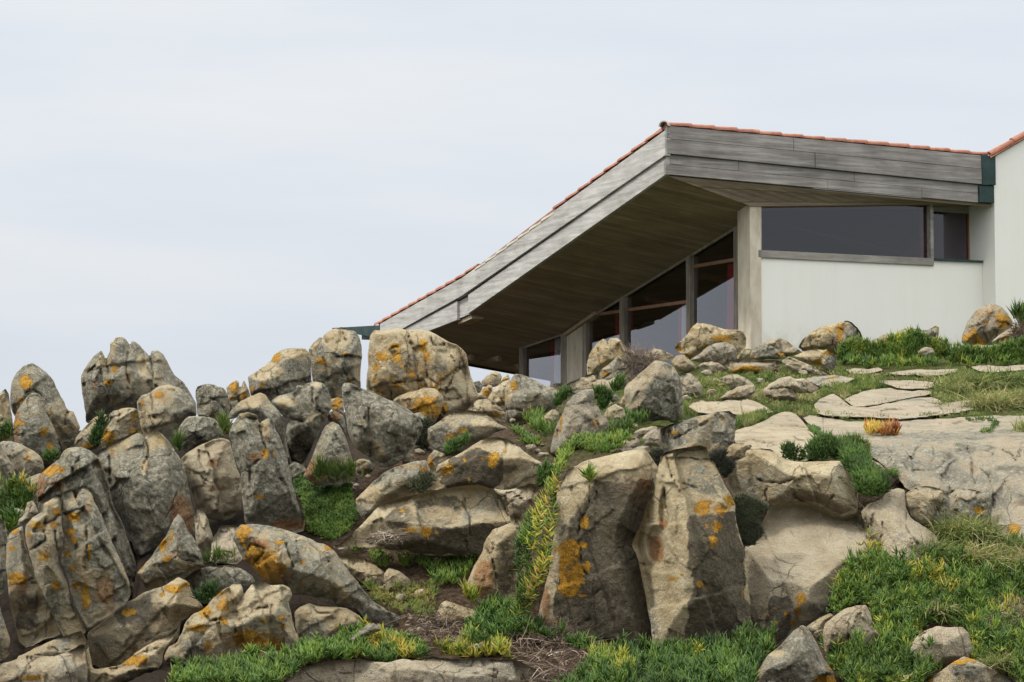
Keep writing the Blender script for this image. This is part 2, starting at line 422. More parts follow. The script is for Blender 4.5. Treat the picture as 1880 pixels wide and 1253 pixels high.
    ca = me.attributes.new('paint', 'FLOAT_COLOR', 'POINT'); ca.data.foreach_set('color', paintv.astype(np.float32).ravel())
    ta = me.attributes.new('tone', 'FLOAT', 'POINT'); ta.data.foreach_set('value', np.full(len(V), tone, np.float32))
    ka = me.attributes.new('crack', 'FLOAT', 'POINT'); ka.data.foreach_set('value', np.concatenate([crk[used], crk[inside]]).astype(np.float32))
    o = link(nm, me, ROCK, loc=o3)
    tag(o, label, cat, group or 'rocks of the granite outcrop')
    return o
# ------------------------------------------------------------------ left skyline
GL, GM, GR, GF = 'boulders heaped on the left', 'boulders on the middle slope', 'rocks below the house', 'rocks at the foot of the slope'
rock('A', 'tall grey boulder split into four blunt fingers, highest of the left skyline', 22.0,
 '600,500 595,400 640,320 690,255 745,213 768,260 782,302 785,265 808,225 810,160 850,120 900,115 930,140 952,178 970,145 1000,155 1050,205 1090,250 1106,272 1110,220 1160,215 1200,245 1240,320 1280,395 1350,450 1400,530 1440,600 1440,720 1200,800 1000,820 630,748 630,680 615,590',
 '800,480,95,1.0; 660,420,190,0.6', '784,305 792,400 800,460; 953,182 930,300 935,400 940,495; 1107,275 1120,350 1145,480; 700,330 640,400 620,470', '840,355,22,40;795,450,35,22', 0.85, greys='760,300,50,70,.3;1040,320,40,80,.3;830,190,20,60,.3', rust='700,480,40,50,.5;1200,330,30,30,.5', group=GL, rnd=3, crackw=4)
rock('A', 'leaning grey pinnacle with a yellow patch near its tip, left end of the skyline', 21.0,
 '75,540 85,450 120,380 170,330 240,305 280,330 340,375 390,430 430,520 470,590 500,655 540,665 560,710 590,780 560,850 545,940 450,960 300,900 100,690 75,620',
 '230,420,200,0.7; 420,700,90,.5', '190,530 230,500 300,540 330,640 345,700; 500,660 480,760', '180,440,45,65;150,580,25,30,.8', 0.6, group=GL, greys='350,500,90,140,.9', crackw=3)
rock('A', 'upright grey slab with an orange left edge leaning on the left pinnacle', 20.5,
 '125,660 170,600 200,550 240,525 290,535 310,560 330,640 350,690 400,790 440,880 460,960 420,1030 300,1050 110,900 95,760',
 '160,760,185,1.0; 300,600,-90,.4', '400,800 430,880 455,960', '150,750,40,26,.9;320,815,42,45;365,920,22,40', 0.75, rust='122,770,26,150,1', group=GL, rnd=3)
rock('A', 'narrow brown fin at the left picture edge beside the leaning pinnacle', 20.8,
 '-90,700 -60,580 0,530 40,495 65,535 78,640 95,760 105,850 60,910 -90,910', '30,700,180,.5', '', '0,560,20,20,.6', 0.4, rust='30,620,30,90,.5', group=GL)
rock('A', 'dull grey boulder under the leaning pinnacle above the left grass', 19.8,
 '-60,1000 -20,900 20,880 80,880 150,900 260,960 310,1010 325,1080 280,1160 200,1210 100,1200 0,1180', '150,960,-70,.6', '', '205,1010,25,30,.8', 0.8, greys='', group=GL)
rock('A', 'pale steep slab at the left picture edge above the green tuft', 19.0,
 '-70,880 0,900 40,960 90,1060 120,1130 90,1190 30,1260 -70,1280', '10,1000,-40,.7', '', '', 0.35, tone=.8, group=GL)
rock('A', 'low yellow-stained boulder below the gap left of the four-fingered boulder', 20.7,
 '545,900 560,850 620,780 690,710 740,685 780,685 800,740 790,800 740,870 735,930 640,950 560,930', '640,800,-140,.6; 700,800,20,.5', '', '745,715,25,22;640,915,60,22;720,870,40,40,.8', 0.55, group=GL)
rock('A', 'round grey block with a big yellow patch, right of the low yellow-stained boulder', 20.5,
 '800,690 830,660 900,640 960,635 1005,645 1030,720 1050,830 1000,860 900,930 750,940 735,860 770,800 800,760', '900,700,-90,.8', '800,745 815,715 880,685', '790,860,48,58;985,700,30,25;985,810,50,20;980,740,30,30,.6', 0.55, group=GL)
rock('A', 'rounded grey boulder with an orange crown under the four-fingered boulder', 20.2,
 '1005,590 1040,545 1100,525 1125,505 1180,475 1240,465 1310,485 1370,530 1410,570 1440,610 1445,690 1390,710 1340,740 1310,810 1320,900 1290,950 1200,900 1060,860 1030,760 1010,650',
 '1150,560,-110,.7; 1250,740,90,.9', '1108,522 1118,600 1130,700', '1162,540,45,32;1040,600,25,40,.6', 0.7, greys='1180,730,110,35,.1', rust='1050,640,30,60,.5', group=GL, crackw=3)
rock('A', 'small dark grey boulder in the middle of the left heap', 19.4,
 '1308,800 1340,740 1380,700 1430,698 1500,700 1570,715 1610,750 1645,820 1645,850 1560,890 1450,920 1370,975 1335,940 1310,860', '1450,770,-90,1.0; 1450,830,90,.7', '', '', 0.95, dark='1450,880,140,50,.6', group=GL)
rock('A', 'cracked dark boulder on the skyline left of two orange fins', 20.8,
 '1445,640 1435,515 1450,480 1510,460 1570,465 1640,490 1670,530 1690,600 1690,650 1690,740 1690,840 1630,820 1600,760 1480,720 1450,690', '1560,520,-90,.9;1540,650,190,.5', '1470,555 1560,570 1620,610 1660,680 1680,740', '1570,690,40,30,.55', 0.9, group=GL, crackw=3)
rock('A', 'pair of small sharp orange fins on the skyline', 21.3,
 '1660,490 1690,460 1740,432 1755,450 1762,500 1790,428 1815,480 1835,530 1840,580 1800,640 1700,640 1680,560', '', '1762,500 1755,560 1740,600', '1720,490,38,60,1;1710,570,40,30,.8;1790,545,38,35,1', 0.15, tone=.6, group=GL, cat='rock')
rock('A', 'little dark stone wedged under the two orange fins', 20.9, '1680,600 1740,578 1768,610 1740,680 1690,690', '', '', '', 0.9, group=GL, cat='stone')
# ------------------------------------------------------------------ left foreground heap
rock('A', 'massive grey boulder with a rounded notch in its top, centre of the left heap', 17.9,
 '700,980 740,945 820,900 920,850 1000,810 1025,805 1055,840 1064,872 1072,830 1110,800 1150,795 1190,830 1240,880 1290,960 1330,1020 1360,1090 1380,1180 1390,1250 1430,1420 1440,1560 1420,1610 1300,1640 1100,1720 1015,1770 960,1600 900,1480 830,1350 800,1250 770,1120 730,1040',
 '900,960,-120,0.8; 1180,900,-60,.5; 1100,1470,90,.5; 1280,1200,20,.4', '1064,868 1090,930 1085,990 1050,1050 1040,1110; 800,980 810,1200', '825,960,14,45,.7;1160,870,40,25,.3', 0.9,
 rust='1330,1450,90,220,.8;1080,1080,30,60,.5', greys='860,900,110,35,.1;1130,850,60,60,.15;1060,1080,25,80,.3', group=GL, rnd=3, crackw=4)
rock('A', 'orange-edged dark slab tucked behind the cracked block on the left', 17.6,
 '275,1180 300,1120 370,1060 440,1010 455,970 490,935 560,922 620,935 660,950 700,980 740,1040 780,1130 800,1220 830,1350 900,1480 1000,1780 1040,1990 960,2060 930,1980 700,1400 640,1340 300,1440 270,1330',
 '420,1120,-135,.9; 760,1300,10,.6', '592,950 575,1020 530,1060 535,1150 550,1250 ', '385,1095,90,45,1;560,1080,20,40,.5', 0.75, rust='300,1220,35,100,1;430,1200,80,70,.6', greys='540,970,70,45,.55', group=GL, crackw=3.5)
rock('B', 'left slab of the lichen-crusted cracked block, dark towards its foot', 16.0,
 '50,390 90,340 165,302 182,400 208,520 238,600 258,680 330,830 390,960 450,1100 330,1135 200,1205 140,1155 110,1030 75,900 60,750 45,620',
 '150,690,95,.9; 110,500,190,.5; 120,400,-90,.3', '60,690 150,700 240,690', '110,345,40,20;85,470,30,22;140,690,75,40,1;190,880,60,60,.35', 0.45, rust='150,760,90,60,.6', dark='200,940,110,170,.75', group=GL, cat='rock')
rock('B', 'middle slab of the lichen-crusted cracked block, narrowing towards its foot', 15.85,
 '190,300 240,240 318,198 320,140 420,80 456,68 452,230 467,460 427,490 432,590 492,720 532,880 592,1000 637,1080 560,1140 490,1168 450,1090 390,960 330,830 260,680 230,560 200,450 185,380',
 '330,560,185,.8; 330,560,60,.5; 380,300,-100,.4', '322,200 330,300 335,410 225,480; 400,340 410,420 427,490; 330,290 450,225', '270,300,60,30;410,200,30,25;400,300,40,28;330,530,50,50,.7;410,740,40,40,.9;210,370,30,30,.8;360,150,30,20,.6', 0.35, greys='380,860,50,110,.8;270,410,60,45,.7', group=GL, cat='rock', crackw=2.5)
rock('B', 'right slab of the lichen-crusted cracked block, with two grey points on top', 15.9,
 '457,66 520,33 545,92 562,115 575,50 600,3 640,25 680,80 690,125 720,170 760,260 800,360 850,480 910,610 952,720 962,800 930,870 800,970 648,1062 602,990 545,870 505,715 446,590 440,500 474,470 460,230',
 '560,500,180,.5; 720,600,10,.7; 640,880,95,.6', '548,100 610,200 634,290 640,430 645,560; 458,215 590,180', '540,240,50,35;520,350,35,30;540,410,25,30;490,510,30,25;655,500,16,80,1;630,800,30,120,.95;540,630,30,40,.7;560,740,30,30,.8;920,630,15,20', 0.5, rust='770,760,90,120,.7;640,180,40,40,.5', greys='720,420,80,200,.9;880,760,60,120,.95;600,80,40,80,.6', group=GL, cat='rock', crackw=3)
rock('B', 'pointed triangular stone propped between the cracked block and the dark slab', 16.6,
 '1005,650 1060,590 1150,470 1220,380 1260,290 1310,210 1350,260 1380,340 1430,400 1480,510 1502,600 1380,665 1250,730 1110,790 1070,765 1030,690',
 '1260,540,100,.9; 1280,400,-160,.4; 1320,420,0,.5', '1290,540 1400,560 1490,600', '1195,450,45,55;1260,390,16,55,.8;1220,540,40,40,.8;1045,610,18,18,.7', 0.65, rust='1270,520,60,30,.6', greys='1370,460,70,120,.95', group=GL, cat='rock')
rock('B', 'smooth brown-grey rounded rock behind the double-humped rock', 16.8,
 '1350,690 1440,630 1560,595 1680,590 1780,620 1850,670 1885,720 1800,820 1700,880 1500,890 1430,840 1390,750', '1600,680,-90,1.2', '1460,740 1560,770 1650,770', '', 0.75, darkall=.25, rough=.5, polys='lich:.8:1660,1110 1760,1080 1900,1070 2010,1060 2050,1110 2030,1170 1980,1230 1900,1310 1680,1310 1640,1200', group=GL)
rock('B', 'long tilted dark slab under the cracked block on the left', 16.1,
 '640,1090 810,960 930,870 1060,790 1190,750 1210,742 1310,678 1390,720 1410,800 1490,890 1480,925 1330,1010 1300,1170 1200,1280 900,1360 650,1400 640,1200',
 '1000,900,-120,.9; 1300,1080,60,.5', '1190,752 1200,790; 1040,1160 1100,1130 1300,1040', '1280,765,90,30;950,940,42,24;1190,810,25,20;1360,740,40,30,.8;990,1215,25,22', 0.35, dark='1050,930,200,130,.8;900,860,60,30,.6', greys='1350,900,120,90,.3', group=GL, lie=.0, rough=.6, name='rock_slab', cat='rock slab')
rock('P', 'low cracked ledge in the bottom left corner', 15.2, '-30,1225 20,1215 50,1202 100,1206 155,1180 161,1230 157,1270 100,1300 -30,1300', '60,1222,-90,1.5', '50,1205 55,1225 40,1253', '60,1246,20,6', 0.4, group=GF, cat='rock slab', tone=.7, name='rock_slab')
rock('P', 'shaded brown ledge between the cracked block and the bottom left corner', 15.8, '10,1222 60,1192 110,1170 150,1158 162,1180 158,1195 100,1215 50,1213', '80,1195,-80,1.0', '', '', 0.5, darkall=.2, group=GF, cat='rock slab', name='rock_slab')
rock('P', 'warm wedge of rock touching the foot of the long dark slab, bottom left', 15.3, '152,1187 162,1178 170,1230 220,1222 262,1190 330,1150 300,1200 292,1230 240,1250 160,1270', '200,1215,-90,1.0', '195,1240 230,1212 290,1190', '250,1212,22,12;255,1233,10,6', 0.35, dark='215,1225,25,15,.5', group=GF, cat='rock')
rock('B', 'dark rock cut by the left picture edge in the lower corner', 15.4, '-90,860 0,890 30,1000 75,1130 72,1250 0,1300 -90,1300', '0,1000,-20,.6', '', '30,1100,40,60,.35', 0.7, rust='30,1050,30,90,.4', group=GL)
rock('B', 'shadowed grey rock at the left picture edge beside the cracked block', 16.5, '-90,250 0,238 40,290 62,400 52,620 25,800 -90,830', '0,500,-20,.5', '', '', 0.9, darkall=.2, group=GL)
rock('B', 'small pale stone at the right end of the left tuft', 17.0, '42,295 60,200 110,172 170,185 192,230 150,310 100,330', '110,230,-90,.8', '', '', 0.55, tone=.8, group=GL, cat='stone')
rock('B', 'small slanting stone against the orange-edged slab', 16.9, '125,270 170,230 200,130 245,118 262,150 285,210 210,270 140,310', '210,190,-150,.8', '', '', 0.4, tone=.8, group=GL, cat='stone')
rock('P', 'dark stone lying behind the left green tuft', 18.6, '45,880 75,868 85,895 60,920 48,915', '', '', '', 0.7, group=GL, cat='stone')
rock('A', 'flat grey stone peeping over the orange-edged slab', 18.2, '450,985 470,950 520,925 600,925 660,945 640,990 500,1010', '550,950,-90,1', '', '', 0.8, group=GL, cat='stone')
rock('A', 'pale pinkish boulder right of the massive grey boulder', 18.1,
 '1320,1020 1370,970 1450,920 1560,870 1630,856 1690,880 1708,960 1735,1060 1768,1140 1785,1250 1770,1390 1700,1450 1620,1470 1530,1450 1450,1370 1400,1230 1370,1120',
 '1530,1000,-110,.9; 1600,1200,20,.4; 1480,1180,160,.4', '1380,1130 1460,1120 1500,1170 1530,1180; 1590,1200 1600,1320', '', 0.12, rust='1570,1040,55,35,.7;1590,1235,120,40,.5', tone=.75, greys='1690,900,60,60,.5', group=GL)
rock('B', 'narrow pale rock at the right foot of the massive grey boulder', 17.5, '1420,230 1440,150 1490,180 1530,260 1560,370 1600,470 1610,540 1500,580 1440,430', '1480,300,-60,.8; 1520,380,90,.9', '', '', 0.3, tone=.8, group=GL)
rock('B', 'flat sandy ledge between the pink boulder and the slanted ochre boulder', 17.2, '1560,400 1620,300 1740,300 1740,420 1790,540 1740,590 1600,580 1530,560', '1650,480,-90,1.8', '1590,500 1700,500', '', 0.05, tone=.9, lie=.3, group=GL, cat='rock slab', name='rock_slab')
rock('B', 'double-humped rock with a broad orange crust on its lower front', 15.5,
 '1205,1260 1240,1190 1300,1160 1340,1080 1370,1000 1420,950 1490,920 1560,840 1640,770 1720,725 1770,730 1786,780 1772,840 1735,890 1722,920 1745,880 1770,830 1820,770 1850,730 1920,706 1990,740 2080,735 2130,760 2147,810 2120,870 2140,950 2160,1050 2190,1110 2207,1170 2190,1250 2100,1340 1700,1330 1300,1320 1215,1300',
 '1900,960,-90,.9; 1900,1060,95,.5; 1500,1000,-130,.7; 1560,1120,90,.4', '1722,915 1706,980 1730,1090; 1995,890 1985,960 1992,1040; 1725,940 1850,920 1970,900; 1500,950 1540,1000 1660,960 ', '1870,1150,200,85,1;1610,800,80,40,1;1510,940,45,50,1;1640,880,60,60,.9;1650,1000,40,35;1450,1050,90,30,.9;1940,1000,25,18;2060,980,30,22;2080,1045,40,25,.9;1530,1200,40,60,.8;1600,1150,50,60,.4', 0.35,
 greys='1900,1010,130,40,.5;1450,1180,110,90,.8;2100,1200,60,100,.7', dark='1700,1230,250,50,.4', group=GF, rnd=2, crackw=3.5)
rock('L', 'grey-brown wedge under the dark gap, right of the double-humped rock', 15.8,
 '160,300 200,260 270,230 340,255 420,258 540,265 620,310 682,370 620,420 520,480 440,560 380,610 250,650 190,620 180,450', '300,330,-100,.8; 500,380,40,.6', '300,260 380,310 460,300', '480,390,14,26,.8', 0.4, greys='330,450,110,100,.7', group=GF, cat='rock')
rock('L', 'slim tilted pale stone resting at the edge of the green strip', 15.2, '565,500 620,450 680,400 740,375 790,400 802,430 740,455 660,490 600,520', '680,430,-120,1', '', '', 0.45, tone=.9, group=GF, cat='stone')
rock('D', 'long slanted boulder with an ochre left face, lying towards the right', 16.0,
 '185,390 210,330 250,293 330,290 450,300 600,340 760,400 870,440 940,490 1000,580 1060,660 1130,750 1220,860 1330,930 1480,975 1517,1000 1510,1045 1400,1055 1250,1035 1160,1000 1100,915 980,895 850,855 750,812 630,807 580,765 500,742 440,722 380,662 320,592 270,562 230,480',
 '560,420,-80,1.3; 480,560,170,.9; 850,700,70,.6', '290,540 320,440 420,470; 330,600 420,500; 580,440 630,600', '260,370,55,85,1;430,590,130,120,.95;540,425,50,14;900,465,42,26;510,480,30,60,.6;700,575,25,22,.8;320,520,60,80,.8', 0.85,
 rust='400,440,80,50,.9;520,650,90,90,.6;1000,830,90,50,.5', greys='560,560,60,80,.15;450,640,120,90,.1;600,360,250,50,.6', polys='lich:.7:250,300 310,320 330,390 400,440 470,430 520,560 560,600 560,690 540,735 450,715 380,650 320,590 270,550 300,480 240,420', group=GF, rnd=2, crackw=2.6)
rock('D', 'low brown rock behind the slanted boulder, beside the soil', 16.7, '950,515 1050,510 1160,540 1230,590 1300,640 1335,720 1330,800 1200,780 1110,700 1040,630', '1120,650,-80,1.2', '', '1030,620,50,40,.3', 0.3, greys='1200,720,80,50,.8', group=GF, cat='rock')
rock('D', 'squared brown stone with a dark front right of the low brown rock', 16.5, '1300,655 1340,608 1420,640 1510,710 1480,755 1380,790 1320,800 1305,720', '1400,680,-75,1.4', '', '', 0.3, dark='1400,740,110,50,.35', group=GF, cat='stone')
rock('L', 'brown wedge-shaped stone in the soil left of the split rust-coloured rock', 15.8, '1200,320 1240,230 1290,205 1390,250 1545,315 1490,355 1380,385 1260,400 1208,380', '1370,285,-75,1.4', '', '', 0.3, rust='1350,330,120,40,.5', dark='1360,350,120,40,.35', group=GF, cat='stone')
rock('L', 'small pale stone lying in the dead stems', 15.0, '1440,560 1480,530 1540,515 1575,530 1550,560 1480,590', '', '', '', 0.2, tone=.9, group=GF, cat='stone')
# ------------------------------------------------------------------ middle
rock('C', 'sloping-topped boulder on the skyline left of the tall upright one', 21.0,
 '300,410 330,390 420,330 470,290 490,250 550,210 640,196 720,200 750,230 765,300 765,400 775,460 700,560 600,620 470,640 430,560 350,560 320,545 308,480', '480,340,-140,1.0; 640,260,-90,1.1; 560,420,100,.3', '370,370 360,410', '510,262,38,42;405,465,24,16;330,500,25,30,.5', 0.75, greys='430,370,100,60,.1;640,240,120,40,.35', group=GM)
rock('C', 'thin brown wedge behind the tall upright skyline boulder', 21.7, '745,210 780,160 830,115 852,125 880,180 850,300 770,330', '', '', '', 0.4, rust='800,180,50,60,.4', group=GM, cat='rock')
rock('C', 'tall upright boulder just left of the bright gap at the gutter', 21.3,
 '760,300 790,250 820,180 860,100 920,60 990,42 1040,65 1090,75 1120,120 1135,180 1140,260 1130,330 1126,420 1130,500 1060,620 900,640 800,560 775,440 766,370', '950,240,-90,.7; 840,300,185,.7; 1080,300,0,.5', '950,262 1010,256 1072,262; 870,130 880,160; 1000,90 1010,130', '835,290,42,36;1015,232,20,16;1050,430,22,22,.7;900,120,60,30,.4', 0.7, greys='950,140,130,80,.15;1110,330,25,130,.3', group=GM, rnd=3)
rock('C', 'biggest rounded boulder under the low end of the roof, cracked and ochre-stained', 22.3,
 '1170,505 1172,420 1185,330 1180,250 1190,170 1200,100 1230,65 1300,70 1400,50 1480,70 1560,58 1640,75 1720,120 1790,160 1830,170 1870,200 1905,240 1920,330 1940,410 1970,480 1998,560 1960,650 1900,700 1790,780 1700,780 1600,740 1500,690 1380,620 1290,580 1220,540',
 '1500,180,-90,.9; 1230,330,180,.7; 1850,350,10,.7; 1450,440,90,.3', '1195,497 1350,455 1530,440 1610,410 1690,460 1765,490 1800,420 1840,370 1850,300; 1605,280 1620,400; 1355,520 1357,585; 1715,600 1840,570; 1640,110 1665,180 1740,170; 1280,222 1350,205 1400,190; 1765,500 1715,600 1740,680', '1500,400,330,320,.46;1590,190,28,60;1610,255,35,45;1380,185,38,20;1290,270,60,35;1250,340,40,60,.8;1400,255,26,28;1510,395,38,26;1420,470,90,22,.8;1640,570,70,50;1600,640,90,50;1740,650,40,50;1260,440,60,50,.55;1820,350,50,30,.5;1280,530,60,25,.7;1280,120,50,50,.45', 0.25,
 greys='1470,320,150,130,.75;1720,330,60,150,.6;1350,90,120,40,.35', group=GM, rnd=2, crackw=2.2)
rock('P', 'bulging ochre block in the lower front of the biggest rounded boulder', 21.9, '720,735 745,722 785,710 800,712 815,730 808,760 790,790 770,775 750,760', '775,735,-80,1.2', '', '765,740,60,50,.4;780,750,30,18;765,735,25,12,.5;800,770,16,16', 0.15, group=GM, cat='rock')
rock('C', 'grey knobbly boulder left of the big drop-shaped one', 19.1,
 '470,590 520,550 600,530 652,510 660,472 712,475 740,455 800,443 850,455 890,500 910,560 918,640 890,690 850,760 820,830 780,900 740,1000 700,1080 620,1040 590,900 580,800 600,740 550,690 500,640',
 '700,620,-110,.8; 720,760,90,1.1; 850,560,10,.7', '620,720 700,735 740,750; 780,480 770,560 800,640 850,680', '', 0.8, greys='580,590,90,50,.2;800,470,60,30,.3', dark='680,930,110,150,.7;790,720,70,50,.4', group=GM, rnd=3)
rock('C', 'dark shouldered boulder behind the twin-topped column', 18.6,
 '155,720 165,670 220,610 300,560 390,523 430,540 470,600 530,660 560,730 580,820 590,920 612,1060 620,1150 500,1000 380,760 250,700 180,720', '330,640,-110,.8; 500,720,20,.7', '', '', 0.8, greys='300,590,110,40,.2', dark='540,850,60,170,.6', group=GM)
rock('C', 'twin-topped grey column standing above the green moss', 17.5,
 '158,840 180,770 220,710 240,680 300,666 370,690 386,765 400,738 460,708 490,725 500,790 540,860 570,950 600,1060 630,1200 670,1350 700,1400 722,1460 712,1540 640,1560 560,1540 400,1530 280,1490 270,1380 255,1280 250,1120 220,1060 190,960 180,880',
 '300,740,-90,1.2; 220,900,185,.6; 330,1080,100,.25; 520,1000,10,.5', '386,765 405,860 405,1010 330,1055 248,1105; 240,720 370,715', '425,965,26,36;490,975,30,40,.6;385,1290,30,16;440,760,30,25,.3', 0.85, rust='440,830,30,120,.5;345,1000,50,40,.6;600,1490,130,45,.8;260,1230,14,120,.4', greys='270,690,50,25,.2;420,780,30,90,.3', group=GM, rnd=2, crackw=3)
rock('C', 'dark triangular rock between the column and the big drop-shaped boulder', 18.0,
 '705,1140 750,1050 790,950 830,850 870,770 920,736 970,760 1010,830 1040,920 1070,1020 1100,1110 1110,1180 950,1200 800,1210', '930,860,-90,.9; 860,1000,185,.5', '', '', 0.75, rust='790,1090,90,90,.9;1050,1110,50,50,.6', group=GM)
rock('C', 'big drop-shaped grey boulder hanging over a dark hollow', 18.4,
 '988,490 1005,455 1050,453 1130,490 1250,540 1370,590 1470,640 1550,700 1592,770 1560,850 1510,930 1450,1000 1370,1062 1290,1075 1210,1052 1190,1000 1100,940 1060,880 1030,800 1020,700 1003,600',
 '1200,640,-60,.8; 1175,780,185,.9; 1330,900,80,.5; 1400,850,40,.4', '1190,640 1195,800 1190,1000', '', 1.0, greys='1260,960,60,90,.45', darkall=.05, group=GM, rnd=1)
rock('C', 'small orange-crusted block wedged left of the drop-shaped boulder', 19.8, '900,575 990,550 1003,600 1008,690 960,680 915,650', '', '960,660 985,650', '955,600,55,55,1', 0.1, group=GM, cat='stone')
rock('C', 'reddish-brown stone above the dark triangular rock', 19.2, '880,690 930,652 1000,690 1020,770 1025,830 960,770 890,730', '', '', '', 0.7, rust='940,700,50,40,.7', group=GM, cat='stone')
rock('C', 'speckled pale rubble block right of the drop-shaped boulder', 20.6, '1490,690 1560,668 1620,710 1657,750 1640,800 1560,780', '1570,710,-70,1', '', '', 0.7, tone=1, group=GM, cat='stone')
rock('C', 'brown stone in the dark hollow under the drop-shaped boulder', 18.9, '1060,1050 1120,1010 1190,1020 1240,1060 1200,1120 1090,1110', '', '', '', 0.5, rust='1130,1060,60,40,.5', group=GM, cat='stone')
rock('C', 'brown stone in the shade right of the twin-topped column', 18.5, '600,1060 640,1030 710,1060 740,1100 700,1160 610,1150', '', '', '', 0.6, group=GM, cat='stone')
rock('E', 'smooth grey-brown boulder with two orange patches, left of the soil hollow', 18.9,
 '-60,790 0,755 60,710 140,668 240,653 330,663 400,710 470,760 535,790 440,815 380,860 280,900 180,960 80,980 -20,960 -60,880', '200,770,-90,1.3; 60,850,190,.4', '-60,800 20,740 120,700', '120,860,55,40,.85;205,800,45,20,.85', 0.55, greys='60,920,90,50,.9;330,740,150,50,.35', group=GM, rough=.6)
rock('E', 'whale-backed dark boulder with round orange patches above the smooth grey slab', 17.7,
 '-30,1150 0,1060 80,1020 200,960 290,900 370,860 450,850 530,865 600,910 680,980 760,1030 845,1060 810,1150 700,1210 550,1260 400,1250 200,1230 0,1250 -40,1240',
 '420,1000,-80,1.2; 640,1080,40,.5; 60,1060,190,.6', '785,1045 760,1130 ', '80,1090,46,58,1;420,1030,55,55,.95;345,1015,14,14;215,1020,20,15;245,1165,10,28;505,960,12,12', 0.25, dark='300,1080,280,110,.75;250,940,130,50,.35', greys='620,1130,150,100,.3;470,880,90,30,.2', polys='dark:.95:60,1110 120,1010 230,960 330,920 420,960 480,1010 490,1230 300,1225 100,1230 20,1180', group=GM, rough=.6, rnd=2)
rock('C', 'yellow-streaked narrow slab above the smooth grey slab', 17.4, '1150,1250 1220,1180 1300,1110 1420,1060 1520,1030 1610,1020 1645,1100 1620,1190 1560,1240 1500,1290 1360,1345 1250,1410 1160,1470 1100,1390 1090,1310', '1350,1160,-110,1.0', '1580,1040 1570,1120 1600,1180', '1590,1110,38,60,.9;1430,1065,80,16,.5;1550,1060,60,20,.7', 0.6, greys='1200,1300,90,90,.1', group=GM, cat='rock slab', name='rock_slab')
rock('C', 'small yellow-edged stone between the two orange-patched boulders', 17.95, '1620,1000 1670,942 1740,972 1765,1010 1730,1070 1665,1120 1618,1110', '', '', '1640,1040,25,60,.9', 0.6, group=GM, cat='stone')
rock('D', 'large smooth grey slab sloping down to the ice plants in the centre', 16.7,
 '890,460 1030,400 1150,280 1230,190 1300,130 1400,100 1550,65 1750,30 1900,5 2000,3 2090,30 2165,90 2215,180 2235,270 2200,380 2130,420 2040,500 1900,520 1700,530 1500,500 1300,475 1100,455',
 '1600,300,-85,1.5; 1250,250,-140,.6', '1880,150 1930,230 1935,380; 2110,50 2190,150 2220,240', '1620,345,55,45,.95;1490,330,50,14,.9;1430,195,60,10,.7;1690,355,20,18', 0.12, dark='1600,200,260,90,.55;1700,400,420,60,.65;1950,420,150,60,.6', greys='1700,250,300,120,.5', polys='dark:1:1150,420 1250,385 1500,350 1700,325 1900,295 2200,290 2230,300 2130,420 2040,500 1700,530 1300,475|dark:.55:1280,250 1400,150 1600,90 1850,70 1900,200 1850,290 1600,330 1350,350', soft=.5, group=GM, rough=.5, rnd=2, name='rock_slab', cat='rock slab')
rock('F', 'pale rough ledge between the smooth slab and the hanging vine', 17.0, '420,30 540,40 700,-10 770,20 720,130 650,200 600,260 550,240 520,180 480,100', '600,110,-80,1.2', '520,150 560,120 640,100', '', 0.05, tone=.6, group=GM, cat='rock')
rock('F', 'split rust-coloured rock with a dark right face, left of the hanging vine', 15.9,
 '228,725 280,600 340,500 370,400 420,330 480,310 550,280 570,220 620,230 680,400 650,700 600,950 480,900 440,855 330,835 250,775',
 '400,600,190,.8; 430,600,5,.7; 470,380,-100,.7', '378,470 425,600 440,700 462,850', '330,490,30,30,.2', 0.25, rust='360,680,80,160,.95', dark='530,600,110,260,.7', greys='450,360,60,60,0', group=GM, rnd=1)
rock('E', 'wedge-shaped boulder with a grey sloping top below the corner post', 20.8,
 '503,500 540,450 580,385 640,395 720,430 800,470 900,510 1030,525 960,575 900,615 860,670 800,700 750,700 660,750 530,778 515,700 508,600', '700,510,-70,1.3; 540,600,190,.7', '510,640 640,660 760,640', '570,475,30,40,1;715,650,55,30,.6', 0.75, greys='530,520,30,80,.2', group=GM)
rock('E', 'tan block left of the wedge-shaped boulder', 21.2, '380,570 420,500 500,440 548,428 560,470 530,520 515,610 450,625 400,610', '', '480,570 490,610', '490,580,25,30,.6', 0.15, group=GM, cat='rock')
rock('E', 'rounded tan stone against the sky, left of the corner post', 23.0, '335,440 380,395 430,365 470,380 487,410 470,470 400,490 340,480', '430,400,-100,.9;400,430,180,.6', '', '360,480,30,20,.6', 0.2, group=GM, cat='stone')
rock('E', 'pointed ochre stone against the sky nearest the corner post', 23.2, '465,460 500,410 530,388 546,420 540,460', '', '', '505,430,30,25,.8', 0.2, group=GM, cat='stone')
rock('E', 'dark little stone beside the right flank of the biggest boulder', 22.6, '270,450 320,436 347,470 335,530 285,525', '', '', '', 0.9, group=GM, cat='stone')
rock('E', 'yellow-crusted stone below the rounded tan stone', 22.1, '305,560 340,500 390,465 420,480 400,580 340,590', '', '', '370,520,40,50,.9', 0.2, group=GM, cat='stone')
rock('E', 'pale rounded stone below the right flank of the biggest boulder', 20.6, '225,655 260,610 310,578 370,570 430,600 480,640 518,685 518,740 460,730 400,700 320,680', '360,620,-90,1', '440,640 500,660', '445,690,45,16', 0.1, tone=.4, group=GM, cat='stone')
